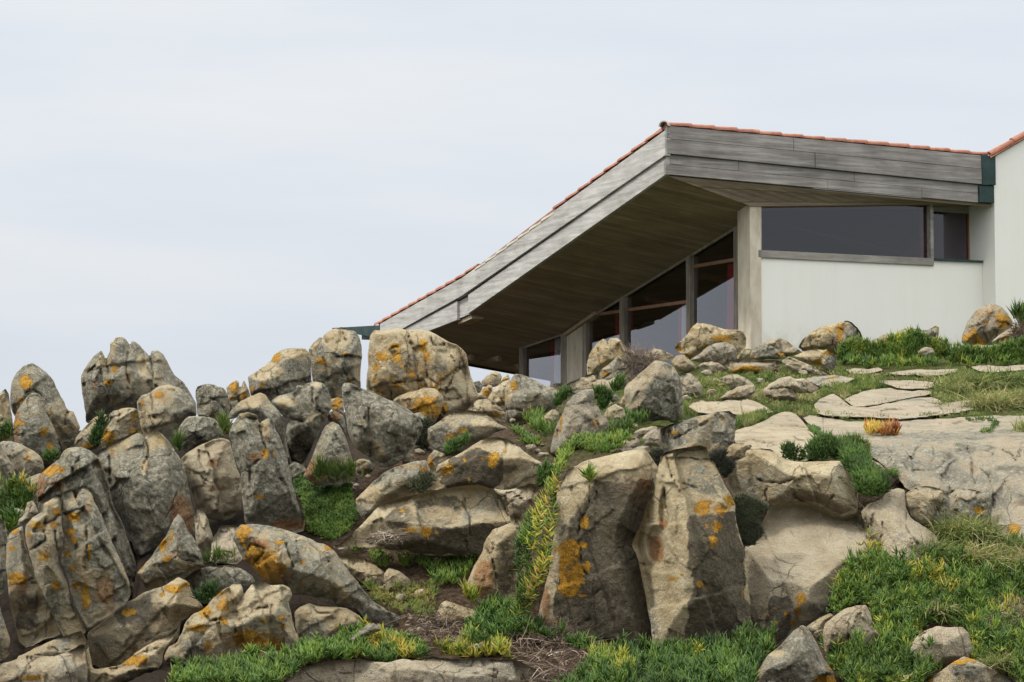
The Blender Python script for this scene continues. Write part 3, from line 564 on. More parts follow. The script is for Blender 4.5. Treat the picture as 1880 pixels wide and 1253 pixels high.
rock('E', 'tall pale rock with a yellow line down its left edge, mid slope', 18.7,
 '840,965 860,850 890,760 930,680 960,600 1010,545 1080,505 1160,498 1166,570 1150,600 1200,640 1218,690 1262,720 1275,770 1235,850 1215,915 1100,915 1020,930 960,975 900,1000',
 '1060,620,-100,.8; 920,780,190,.5; 1060,760,40,.3', '955,622 1060,600 1160,600; 1038,880 1070,780 1100,750 1190,690', '915,720,16,100,.9;885,830,14,40,.6;1178,742,26,30,.7;905,960,20,20,.5', 0.35, tone=1, greys='920,930,60,60,.7', group=GM, rnd=3)
rock('E', 'angular grey boulder with a dark right face in front of the glass front', 20.0,
 '1383,500 1400,470 1460,420 1540,350 1610,288 1680,298 1740,330 1770,370 1800,430 1812,540 1814,690 1760,740 1640,745 1540,710 1410,690 1388,590',
 '1540,540,180,.5; 1600,390,-110,.8; 1600,560,30,.5', '', '', 0.15, greys='1680,560,140,190,1.15;1530,600,25,90,.7;1640,340,110,50,.6', tone=.7, polys='grey:1.15:1520,600 1560,480 1700,400 1770,380 1812,540 1814,690 1760,740 1640,745 1520,700', warp=.4, soft=.4, group=GM, rnd=1)
rock('E', 'small yellow-tan stone left of the angular grey boulder', 20.3, '1325,615 1360,570 1395,525 1405,640 1350,630', '', '', '', 0.05, group=GM, cat='stone')
rock('E', 'ochre boulder with a cleft top standing against the glass', 24.4,
 '1108,350 1115,290 1140,220 1180,165 1230,128 1262,152 1280,128 1330,123 1370,145 1400,190 1432,212 1410,270 1330,310 1270,350 1200,390 1140,410 1113,398', '1200,250,190,.9; 1280,220,-80,.6', '1258,150 1290,220; 1190,200 1200,290', '1270,260,160,140,.44;1240,300,40,50,.6;1260,330,60,20,.6', 0.05, greys='1160,310,45,70,.6', group=GM)
rock('E', 'grey stone with one orange spot below the cleft ochre boulder', 23.3, '1175,410 1220,350 1290,300 1340,256 1387,280 1415,340 1450,430 1450,490 1350,500 1250,480 1188,455', '1310,330,-120,.8', '1200,430 1300,380 1370,360', '1242,385,28,22', 0.55, tone=.8, group=GM, cat='rock')
rock('E', 'long pale slab at the foot of the glass front', 22.8, '900,510 980,450 1060,418 1110,400 1165,383 1185,430 1270,435 1320,410 1362,383 1362,430 1340,490 1280,560 1180,550 1100,525 1000,530', '1130,455,-90,1.3', '1070,470 1180,440; 1180,390 1185,440', '1090,460,25,20,.4', 0.08, tone=.8, group=GM, cat='rock slab', name='rock_slab')
rock('E', 'low tan stone above the dark green tuft, mid slope', 19.3, '1220,705 1260,640 1320,608 1380,640 1400,700 1330,780 1270,760', '1310,660,-90,1', '', '', 0.15, tone=.6, group=GM, cat='stone')
rock('E', 'small grey stone below the long pale slab', 20.9, '1250,560 1290,540 1340,545 1352,580 1300,600', '', '', '', 0.5, tone=1, group=GM, cat='stone')
rock('E', 'brown stone half hidden by the upper green tuft', 19.5, '790,705 850,650 905,648 905,700 860,780 800,790', '', '', '', 0.4, group=GM, cat='stone')
rock('E', 'low grey ledge right of the dark green tuft', 18.7, '1410,850 1500,790 1600,766 1690,770 1660,800 1570,840 1450,870', '1540,800,-85,1.3', '', '', 0.35, tone=.9, group=GM, cat='rock slab', name='rock_slab')
rock('E', 'pinkish stone left of the plank-like grey rock', 18.2, '1515,855 1580,800 1650,788 1668,860 1650,930 1540,910', '1590,840,-90,1', '', '', 0.02, tone=1, rust='1600,840,60,40,.25', group=GM, cat='stone')
rock('E', 'flat pale stone at the right end of the yellow-green band', 18.0, '1300,890 1380,858 1500,858 1507,915 1420,945 1330,950', '1400,890,-90,1.5', '', '', 0.02, tone=1, group=GM, cat='stone')
rock('E', 'pale flat rock behind the tall dark monolith', 17.1, '1280,970 1340,938 1450,918 1570,903 1622,960 1635,1010 1500,1010 1350,1000', '1450,950,-90,1.5', '1390,950 1480,925', '', 0.02, tone=.9, group=GM, cat='rock slab', name='rock_slab')
rock('G', 'plank-like grey rock with a slanting top above the pale pillar', 17.6,
 '125,915 200,878 400,820 560,783 640,778 687,830 677,940 672,1020 620,1070 600,1110 490,1130 150,1110 140,1000', '400,890,-95,.5; 200,1000,180,.4', '230,990 380,900 520,840', '230,940,42,16;420,832,24,12', 0.9, greys='560,960,110,90,1.0;450,1060,200,40,.2', group=GM, rnd=2, darkall=.1)
# ------------------------------------------------------------------ central monoliths and the right-hand outcrop
rock('P', 'tall dark monolith with a broad yellow lichen patch, centre foreground', 15.75,
 '1022,907 1030,885 1042,862 1075,846 1115,837 1150,828 1185,825 1196,840 1208,858 1210,885 1200,907 1190,930 1180,957 1170,990 1170,1000 1178,1022 1186,1060 1192,1090 1198,1127 1204,1165 1204,1200 1175,1210 1100,1200 1040,1175 1000,1150 988,1130 1000,1080 1012,1020 1020,965',
 '1140,866,-97,1.5; 1072,935,-148,1.1; 1036,1050,184,.9; 1120,1080,90,.15; 1180,1000,0,.5', '1083,892 1080,930 1065,955 1060,990 1065,1020 1077,1055; 1102,1082 1085,1097 1082,1135 1055,1147; 1097,905 1083,930', '1046,1008,24,18,1;1046,1030,20,26,.95;1056,1055,20,28,.9;1044,1085,20,14,1;1075,960,7,11;1073,1002,8,6;1078,1040,6,14,.9;1072,1071,5,3;1070,1094,10,3;1020,1141,4,5', 0.12,
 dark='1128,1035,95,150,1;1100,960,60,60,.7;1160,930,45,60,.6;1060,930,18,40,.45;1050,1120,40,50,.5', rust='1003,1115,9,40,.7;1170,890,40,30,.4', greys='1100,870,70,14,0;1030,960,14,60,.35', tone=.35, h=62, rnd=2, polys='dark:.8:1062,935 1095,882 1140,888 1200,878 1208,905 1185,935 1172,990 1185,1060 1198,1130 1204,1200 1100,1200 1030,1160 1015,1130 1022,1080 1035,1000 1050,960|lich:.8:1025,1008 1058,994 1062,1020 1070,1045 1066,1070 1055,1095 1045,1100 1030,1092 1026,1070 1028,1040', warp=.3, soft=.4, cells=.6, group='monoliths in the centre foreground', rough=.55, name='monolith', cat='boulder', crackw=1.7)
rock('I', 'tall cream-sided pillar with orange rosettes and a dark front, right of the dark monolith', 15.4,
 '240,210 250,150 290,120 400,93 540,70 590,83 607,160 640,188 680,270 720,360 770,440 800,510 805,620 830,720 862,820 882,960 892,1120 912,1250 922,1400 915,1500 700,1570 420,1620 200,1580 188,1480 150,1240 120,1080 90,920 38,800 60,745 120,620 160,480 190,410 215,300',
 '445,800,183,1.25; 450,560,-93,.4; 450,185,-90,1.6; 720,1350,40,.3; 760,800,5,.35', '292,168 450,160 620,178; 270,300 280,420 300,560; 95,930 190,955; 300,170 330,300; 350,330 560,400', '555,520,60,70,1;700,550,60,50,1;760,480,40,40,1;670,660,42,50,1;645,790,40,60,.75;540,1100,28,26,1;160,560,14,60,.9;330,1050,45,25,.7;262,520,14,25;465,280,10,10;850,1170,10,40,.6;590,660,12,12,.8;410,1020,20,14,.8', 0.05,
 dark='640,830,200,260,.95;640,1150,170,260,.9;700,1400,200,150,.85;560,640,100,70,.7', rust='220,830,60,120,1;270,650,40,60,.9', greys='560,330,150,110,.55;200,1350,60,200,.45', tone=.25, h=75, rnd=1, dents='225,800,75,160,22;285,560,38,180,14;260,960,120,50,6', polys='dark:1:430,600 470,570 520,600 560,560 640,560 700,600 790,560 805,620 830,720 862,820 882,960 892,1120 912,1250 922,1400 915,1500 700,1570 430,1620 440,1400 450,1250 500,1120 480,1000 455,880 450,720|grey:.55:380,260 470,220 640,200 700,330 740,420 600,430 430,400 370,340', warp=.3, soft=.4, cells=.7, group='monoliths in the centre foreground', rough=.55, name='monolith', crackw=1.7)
rock('I', 'broad tan ledge with a rounded knob, crowning the pale smooth slab', 16.5,
 '705,205 740,178 830,158 868,150 880,110 950,93 1060,100 1112,140 1170,180 1300,195 1450,190 1570,186 1602,250 1662,380 1702,500 1692,600 1650,580 1590,600 1500,570 1400,520 1300,498 1230,490 1100,520 1000,505 850,485 780,440 730,345 742,260',
 '1150,250,-88,1.3; 950,180,-90,.4; 850,400,170,.5; 1620,450,20,.6', '960,320 1060,345 1130,352 1200,325 1275,318; 1292,250 1262,360 1230,450 1300,485; 1040,365 1030,470; 1520,440 1470,530', '', 0.15, greys='900,340,170,90,.6;1150,420,90,60,.5', dark='960,430,60,60,.4;820,380,60,60,.35', rust='1590,520,70,60,.3', group='monoliths in the centre foreground', rough=.6, rnd=2, name='rock_ledge', cat='rock ledge', crackw=2)
rock('I', 'small square-topped rock at the left end of the tan ledge', 17.0, '722,150 740,90 790,53 860,55 925,75 890,120 870,165 800,175', '800,100,-90,1; 830,110,20,.8', '', '', 0.1, greys='870,100,50,40,.6', group='monoliths in the centre foreground', cat='rock')
rock('I', 'large pale smooth slab with orange spots on its dark lower front', 15.85,
 '868,820 940,740 1010,620 1045,520 1100,505 1230,478 1350,495 1450,530 1530,580 1590,592 1650,578 1700,560 1760,640 1805,780 1840,850 1790,910 1710,960 1640,1000 1600,1090 1550,1170 1520,1240 1490,1330 1430,1370 1330,1410 1240,1450 1140,1540 1040,1600 960,1580 935,1400 905,1250 882,1100 868,950',
 '1250,1120,-88,1.0; 1250,1120,90,.35; 935,1200,180,1.0; 1480,1250,30,.7; 1600,900,20,.3', '1700,570 1740,650 1770,760 1830,850', '1285,1200,32,45,1;1262,1290,28,60,1;1225,1380,35,30,.9;1060,1470,75,28,.9;1040,1320,14,14;1090,1270,14,10;1170,1310,14,16;1170,1340,10,10;1140,1380,12,12;1100,1370,12,12;900,1350,14,80,.7', 0.02,
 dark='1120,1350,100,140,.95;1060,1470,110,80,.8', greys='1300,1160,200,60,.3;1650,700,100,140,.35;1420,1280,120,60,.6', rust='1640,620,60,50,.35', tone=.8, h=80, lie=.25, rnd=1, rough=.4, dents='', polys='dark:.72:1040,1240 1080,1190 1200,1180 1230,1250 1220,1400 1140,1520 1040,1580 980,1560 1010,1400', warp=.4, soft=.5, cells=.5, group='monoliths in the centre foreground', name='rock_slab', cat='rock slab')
rock('J', 'cracked grey-tan rock face between the pale slab and the long grass', 16.45,
 '680,560 740,500 830,470 880,400 960,385 1005,400 1015,540 1050,605 1110,645 1180,690 1240,740 1260,800 1250,930 1160,1000 1000,1020 880,980 780,900 765,800 725,680', '950,650,-80,.6; 1000,820,80,.3', '690,572 730,660 768,800 790,860; 1012,560 1020,660 1040,720 1100,800; 840,640 845,720 790,800', '', 0.12, tone=.8, greys='1000,750,200,160,.3', rust='860,450,60,60,.3', lie=.5, group=GR, rough=.7, name='rock', cat='rock')
rock('J', 'squared tan block jutting out above the cracked rock face', 16.5, '1012,425 1080,375 1170,370 1280,400 1292,460 1272,500 1237,512 1222,570 1182,655 1110,645 1050,592 1018,520', '1140,450,-80,1.3; 1130,520,70,.4', '', '', 0.3, dark='1160,570,80,70,.35', group=GR, cat='rock', tone=.6)
rock('J', 'dark-fronted grey block with one yellow rosette above the long grass', 16.6, '1272,502 1300,460 1400,385 1500,395 1640,430 1648,480 1643,570 1602,660 1450,720 1300,730 1190,720 1182,650 1222,570 1237,512', '1420,475,-85,1.5; 1400,600,90,.2', '', '1545,555,48,40,1', 0.7, dark='1400,600,180,90,.45', greys='1480,430,140,40,.4', group=GR, tone=.8)
rock('J', 'huge grey sloping outcrop filling the right side below the flat slabs', 17.6,
 '255,-130 310,-152 380,-135 500,-120 700,-105 900,-100 1200,-122 1500,-140 1750,-145 2050,-150 2050,780 1880,790 1750,750 1640,700 1630,560 1600,500 1500,470 1400,465 1280,465 1120,440 1010,390 960,320 900,262 830,205 740,145 600,85 450,5 330,-60 285,-100',
 '', '722,132 790,180 870,255; 880,95 960,180 1030,255; 1030,262 1150,257 1250,230 1330,165 1410,110; 1205,80 1212,170 1195,240; 1535,230 1620,300 1647,400 1640,560; 1250,-85 1440,-112 1640,-112 1692,-80 1640,-30 1550,-5; 410,-135 405,-80', '1800,690,48,52,1', 0.42, greys='1550,110,500,110,.62;1150,140,200,110,.55;1800,400,200,250,.5', rust='1830,500,40,40,.4', tone=.9, polys='grey:.62:700,60 900,0 1200,-20 1600,-40 2050,-60 2050,780 1750,750 1640,430 1300,480 1000,390|dark:.32:1250,40 1500,-10 2050,-50 2050,780 1750,750 1640,430 1300,480', lie=1, lift=.12, h=26, edge=8, rnd=0, rough=.9, dents='850,-5,150,30,4;1300,60,250,40,-6;500,40,120,40,-3', group=GR, name='rock_outcrop', cat='rock outcrop', step=2.6, crackw=1.8)
rock('J', 'little oval stone beside the green cushion on the right', 16.6, '720,190 760,175 820,205 870,258 800,268 745,230', '', '', '', 0.15, tone=.8, group=GR, cat='stone')
rock('J', 'narrow grey rib between the tan ledge and the green cushion', 16.7, '560,230 600,235 650,310 665,390 660,470 700,520 740,560 700,580 650,470 600,330', '', '', '', 0.5, tone=.8, group=GR, cat='rock')
rock('G', 'tan wave-shaped slab sloping left from the huge outcrop', 17.4,
 '672,1000 680,920 800,890 900,848 1000,793 1070,783 1122,800 1172,850 1222,912 1290,972 1400,1022 1500,1052 1600,1087 1500,1100 1400,1080 1280,1090 1250,1120 1200,1150 1100,1155 1030,1130 950,1100 850,1075 790,1060 715,1045', '', '680,1003 800,992 880,1010 930,1018 1060,1000; 1110,970 1190,1000; 950,870 1060,890 1200,900', '', 0.08, tone=.75, greys='1000,860,160,60,.4', lie=1, lift=.16, h=18, edge=8, rnd=0, group=GR, name='rock_slab', cat='rock slab', dents='1080,860,110,40,-5;800,960,120,30,-4')
SL = 'flat pale slabs in the turf'
def slab(label, out, cracks='', lich='', grey=.28, h=9, tone=1.0, **k):
    return rock('H', label, None, out, '', cracks, lich, grey, tone=tone, lie=1, h=h, edge=7, rnd=0, rough=.6, group=SL, cat='rock slab', name='rock_slab', **k)
slab('long pale slab with a mossy groove, uppermost of the broad pair', '560,695 620,665 700,635 820,616 900,610 940,625 1190,630 1202,655 1050,682 880,717 730,743 650,752 615,738')
slab('widest pale slab with branching cracks, directly above the huge outcrop', '335,735 380,690 480,650 540,690 600,740 660,753 800,742 1000,697 1200,677 1262,700 1290,722 1600,690 1562,732 1500,772 1300,805 1100,830 900,835 700,825 500,820 368,802 348,765', '380,715 480,710 600,745; 740,803 850,770 1000,762; 1280,720 1262,745 1292,785; 1120,750 1260,745')
slab('oval pale slab sunk in turf between the broad slabs and the long grass', '795,565 880,553 1050,553 1212,568 1222,590 1190,614 1050,620 950,612 900,592')
slab('short thin ledge directly under the ice plants by the white wall', '565,475 640,463 740,473 770,465 810,458 850,480 760,503 620,505', h=6)
slab('long thin ledge in the turf under the ice plants', '840,512 950,488 1100,473 1300,473 1405,468 1395,492 1250,520 1000,517', h=6)
slab('pale ledge running out of the picture on the right, below the dome boulder', '1485,456 1560,443 1700,450 1800,443 1960,438 1960,475 1800,485 1650,496 1550,488', h=6)
def grock(label, out, *a, **k):
    k.setdefault('group', GR); k.setdefault('cat', 'rock'); k.setdefault('tone', .8)
    return rock('G', label, k.pop('Y', None), out, *a, **k)
grock('low pale slab in two halves behind the plank-like grey rock', '332,745 370,715 430,702 530,712 640,698 720,704 770,690 832,710 902,745 962,787 900,806 800,812 720,818 620,790 480,800 395,790', '600,745,-90,1.3', '722,700 730,800; 480,770 560,750', '520,755,50,18,.3', 0.1, lie=.6, name='rock_slab')
grock('rounded tan stone, upper one of a pair in the turf', '562,545 620,515 690,510 752,535 802,570 822,592 740,615 650,610 600,580', '680,540,-90,1.2', '', '', 0.15)
grock('pale leaning stone with one small yellow dot, lower one of the pair in the turf', '560,693 620,640 700,600 782,580 822,590 828,640 760,690 650,700', '720,630,-100,1.2', '', '685,655,18,12', 0.08)
grock('broad lumpy tan rock in the middle of the turf', '883,625 930,580 1000,540 1080,523 1120,545 1180,538 1262,580 1315,612 1240,650 1150,652 1105,630 1135,665 1142,700 1050,715 960,712 895,670', '1050,580,-90,1.0', '900,630 1000,610 1090,620; 1120,548 1160,580 1180,620', '', 0.12)
grock('flat grey stone with an orange streak on its top, edge of the turf', '1190,540 1280,523 1400,513 1480,523 1562,540 1500,572 1400,605 1320,602 1260,582', '1390,560,-88,1.6', '1260,578 1330,545 1440,528', '1390,540,42,12,.9', 0.55, lie=.4)
grock('flat-topped slab with an orange-crusted front edge', '580,437 650,410 740,387 810,385 880,405 1000,410 1032,430 985,470 900,500 780,495 660,500 628,465', '780,448,-88,1.8', '650,430 800,420 1000,432', '770,470,150,20,.95', 0.1)
grock('pale split stone right of the orange-edged slab', '1018,410 1070,382 1120,395 1200,430 1300,475 1390,512 1300,517 1200,505 1100,500 1050,455', '1120,430,-70,1.1', '1080,400 1180,440 1220,480 1330,505', '', 0.1)
grock('yellow block with a dark right end below the white wall', '1105,378 1180,345 1280,328 1360,328 1422,345 1422,440 1390,490 1330,480 1290,450 1220,440 1150,410', '1280,380,-90,1.1; 1350,400,20,1.0', '', '1360,352,52,18;1280,420,28,28,.9;1220,400,50,14,.4', 0.08, greys='1390,420,45,60,1.1', tone=.3)
grock('large ochre boulder with a grey right face against the white wall', '1142,312 1170,260 1220,215 1300,165 1400,140 1490,115 1530,125 1580,170 1617,240 1617,300 1560,340 1480,345 1420,350 1300,345 1180,345', '1480,230,10,1.1; 1350,230,-100,.6', '', '1350,240,200,110,.33;1450,175,32,45;1440,260,25,40,.8;1500,270,20,30,.5', 0.05, greys='1560,220,65,110,1.1', tone=.35, Y=27.4)
grock('pale hump of rock against the white wall beside the column', '850,300 920,260 1000,242 1060,265 1120,310 1165,345 1100,375 1000,370', '1000,280,-90,.8', '', '', 0.3, Y=27.0)
grock('grey-speckled stone in front of the pale hump by the column', '778,367 830,310 900,286 960,310 1012,350 1080,375 1000,400 860,405 790,400', '900,330,-100,.8', '', '808,375,22,10;1030,363,42,14,.9', 0.7, Y=26.4)
grock('big ochre boulder with a beak-like left end in front of the red curtain', '232,320 260,280 310,240 360,165 400,131 470,140 540,160 600,180 700,182 740,200 762,250 757,310 700,370 600,350 480,345 420,380 350,400 290,365', '430,220,-100,.7; 420,270,190,.6; 640,240,70,.6', '440,180 430,260 400,330; 640,210 690,260', '500,260,300,140,.33;265,320,30,26;340,375,45,20;590,245,70,24;450,300,25,30,.7;310,250,30,20,.4', 0.03, tone=.25, greys='710,270,50,50,.5', Y=25.6, rnd=2)
grock('whitish speckled round stone under the beaked ochre boulder', '345,405 420,360 470,310 540,280 610,273 670,305 692,340 685,410 600,445 500,435 420,425', '540,330,-100,.9', '', '410,400,30,30,.3;590,410,60,16,.3', 0.6, tone=1, Y=25.0)
grock('tan flat stone by the dry shrub at the glass', '15,375 80,320 140,330 200,360 245,377 200,412 100,425 35,415', '110,350,-90,1', '', '', 0.1, tone=.4, Y=25.3)
grock('small tan stone right of the dry shrub', '210,412 245,375 300,365 345,405 390,440 390,480 330,500 260,495 218,445', '290,420,-90,.9', '', '', 0.15, tone=.6)
grock('pale grey stone right of the angular grey boulder', '265,510 350,503 400,545 442,600 432,660 350,680 280,680', '350,560,-60,.8', '', '', 0.35, tone=1)
grock('low tan stone left of the orange-edged slab', '398,455 440,425 520,413 580,440 625,475 560,495 470,495', '510,445,-90,1.2', '', '', 0.12)
grock('brown stone wedged right of the whitish speckled stone', '690,405 700,340 740,318 802,330 785,375 740,415', '', '', '', 0.3, tone=.3, Y=26.0, cat='stone')
grock('tiny tan stone right of the angular boulder base', '285,700 295,668 330,660 342,690 310,720', '', '', '', 0.1, cat='stone')
grock('small dark stone beside the yellow block, at the edge of the ice plants', '1425,350 1450,318 1490,320 1500,345 1460,370', '', '', '', 0.5, cat='stone')
rock('H', 'dome-shaped boulder mottled white and orange at the right wall', 27.2, '1420,275 1430,210 1460,130 1520,50 1580,5 1650,-14 1710,10 1760,60 1790,110 1802,160 1780,230 1700,320 1600,350 1480,340', '1600,120,-90,.5; 1520,180,190,.5', '', '1610,70,90,60,.65;1500,200,50,60,.7;1700,100,80,60,.8;1720,140,50,40,1;1540,270,50,45,.9;1640,200,60,50,.5;1470,240,40,40,.8;1600,120,40,30,.7', 0.6, tone=1, group=GR)
rock('H', 'ochre rock leaning on the right of the dome-shaped boulder', 26.7, '1640,270 1700,220 1760,180 1830,143 1900,138 2000,140 2000,250 1850,300 1740,320 1680,310', '1780,210,-100,.8', '', '1750,260,40,35,.8;1800,200,30,30,.4', 0.1, tone=.6, group=GR)
rock('H', 'pale stone at the foot of the dome-shaped boulder', 26.4, '1478,335 1500,300 1540,290 1620,300 1680,290 1720,320 1640,360 1500,370', '', '', '1530,290,30,30,.9', 0.4, tone=1, group=GR, cat='stone')
rock('H', 'pinkish stone in the ice plants by the white wall', 26.3, '690,322 740,270 800,248 830,223 890,216 942,235 952,270 900,310 820,330 760,355', '830,260,-90,1; 780,290,160,.4', '805,255 840,290', '', 0.15, rust='870,240,60,30,.5', tone=1, group=GR, cat='stone')
rock('H', 'saddle-shaped stone with a pointed right tip behind the ice plants', 27.6, '930,225 980,180 1040,163 1090,180 1170,187 1230,153 1258,165 1252,230 1232,310 1100,310 980,280', '1090,210,-90,.8', '', '1235,165,18,10,.8', 0.4, tone=.5, greys='1200,230,60,40,.9', group=GR, cat='stone')
rock('H', 'low tan stone sunk in the ice plants', 26.0, '1095,345 1150,308 1210,318 1225,355 1150,380', '', '', '', 0.3, tone=.7, group=GR, cat='stone')
# ------------------------------------------------------------------ right foreground
rock('K', 'grey pyramid-shaped boulder at the bottom right of the pale slab', 14.0,
 '-150,1340 -100,1240 -40,1110 0,1050 60,1008 120,950 180,880 250,830 290,850 330,910 370,980 400,1060 440,1120 480,1180 520,1350', '200,980,-150,.5; 260,1020,10,.45; 180,1130,90,.2', '', '455,1140,25,25,.9;430,1235,95,30,1;330,1160,30,20,.4', 0.8, greys='60,1040,60,25,.3;-80,1220,50,60,0', dark='180,1120,140,110,.35', group=GF)
rock('K', 'pale stone with a groove down its middle, half sunk in the ice plants', 14.5,
 '403,880 420,820 480,770 560,713 650,688 722,683 748,740 765,790 760,840 800,880 830,920 800,970 740,1010 680,1000 600,970 560,990 450,1010 440,1045 420,1035 408,960', '520,850,180,.5; 650,780,-80,.8; 600,930,90,.7', '605,790 580,850 578,970', '', 0.05, tone=.7, greys='500,900,70,60,.3', group=GF, cat='rock', crackw=3.5)
rock('K', 'brown stone hidden between the pale slab and the grooved stone', 15.3, '280,845 330,810 400,768 460,743 490,770 430,820 410,900 395,970 350,970', '', '', '', 0.35, rust='360,860,60,60,.3', group=GF, cat='stone')
rock('K', 'flat-fronted brownish stone surrounded by ice plants on the right', 14.3,
 '1045,1010 1080,930 1140,880 1240,838 1320,850 1430,846 1472,890 1483,940 1505,1010 1470,1080 1350,1110 1220,1150 1110,1150 1065,1080', '1280,930,-85,1.0; 1100,980,190,.4', '1100,920 1150,890', '', 0.15, rust='1290,890,120,50,.3', tone=.8, rough=.6, group=GF, cat='rock')
rock('K', 'grey boulder with an orange-rimmed top in the bottom right corner', 13.7, '1110,1340 1180,1230 1270,1170 1350,1110 1440,1060 1530,1090 1640,1150 1730,1200 1830,1250 1880,1340', '1400,1200,-140,.4; 1450,1150,20,.5', '', '1380,1105,70,22;1500,1085,60,16;1180,1230,50,30', 0.75, greys='1280,1220,80,60,.1', group=GF)
rock('K', 'sunken flat stone in the lower right ice plants', 14.3, '955,1218 1050,1190 1175,1178 1165,1215 1050,1240 980,1246', '', '', '', 0.1, tone=.7, lie=.5, group=GF, cat='stone')
rock('L', 'wide smooth slab along the bottom edge of the picture', 14.25,
 '0,860 130,778 230,708 330,678 480,648 640,638 720,660 850,668 950,640 1100,650 1180,620 1300,640 1450,638 1580,630 1640,648 1780,640 1880,690 1980,740 2060,790 2150,870 1900,950 0,950', '900,735,-88,1.6; 300,760,-120,.5', '1640,645 1660,730 1640,775 1400,750; 470,738 560,745 640,730; 1300,650 1350,690 1500,690 1640,720', '', 0.2, greys='900,720,500,50,.3', dark='560,738,80,10,.6', tone=.9, h=26, rough=.7, rnd=2, group=GF, name='rock_slab', cat='rock slab')

# loose rubble between the boulders of the middle slope
def rubble():
    r = np.random.default_rng(21)
    for (tile, x, y, s) in (('E', 600, 790, 40), ('E', 660, 850, 26), ('E', 1010, 470, 44), ('E', 900, 470, 40), ('E', 1120, 560, 34), ('E', 1400, 740, 46), ('E', 1290, 600, 30), ('E', 1460, 770, 34), ('E', 1330, 690, 40), ('E', 560, 730, 30), ('E', 700, 930, 40), ('E', 780, 980, 34),
                            ('G', 250, 470, 40), ('G', 470, 500, 50), ('G', 540, 560, 34), ('G', 860, 560, 40), ('G', 500, 640, 44), ('G', 980, 470, 36), ('G', 700, 640, 30), ('G', 1180, 500, 40), ('G', 330, 690, 36), ('G', 420, 380, 34),
                            ('D', 1210, 690, 46), ('D', 1560, 800, 60), ('D', 1420, 830, 40), ('D', 1000, 470, 40), ('C', 1480, 1010, 60), ('C', 1560, 960, 44), ('C', 650, 1120, 50), ('B', 1450, 560, 50), ('B', 1150, 800, 40), ('B', 1280, 660, 40)):
        n = int(r.integers(6, 9)); a = np.sort(r.uniform(0, 2 * math.pi, n)); a = np.linspace(0, 2 * math.pi, n, endpoint=False) + r.normal(size=n) * .22
        rr = s * r.uniform(.7, 1.15, n); asp = r.uniform(.5, .8)
        out = ' '.join(f'{x + rr[i] * math.cos(a[i]):.0f},{y + rr[i] * asp * math.sin(a[i]):.0f}' for i in range(n))
        rock(tile, 'small angular rubble stone lying between the larger boulders of the slope', None, out, '', '', '', float(r.uniform(.1, .7)), tone=float(r.uniform(.3, 1)), group='rubble stones between the boulders', cat='stone', name='rubble_stone')
rubble()
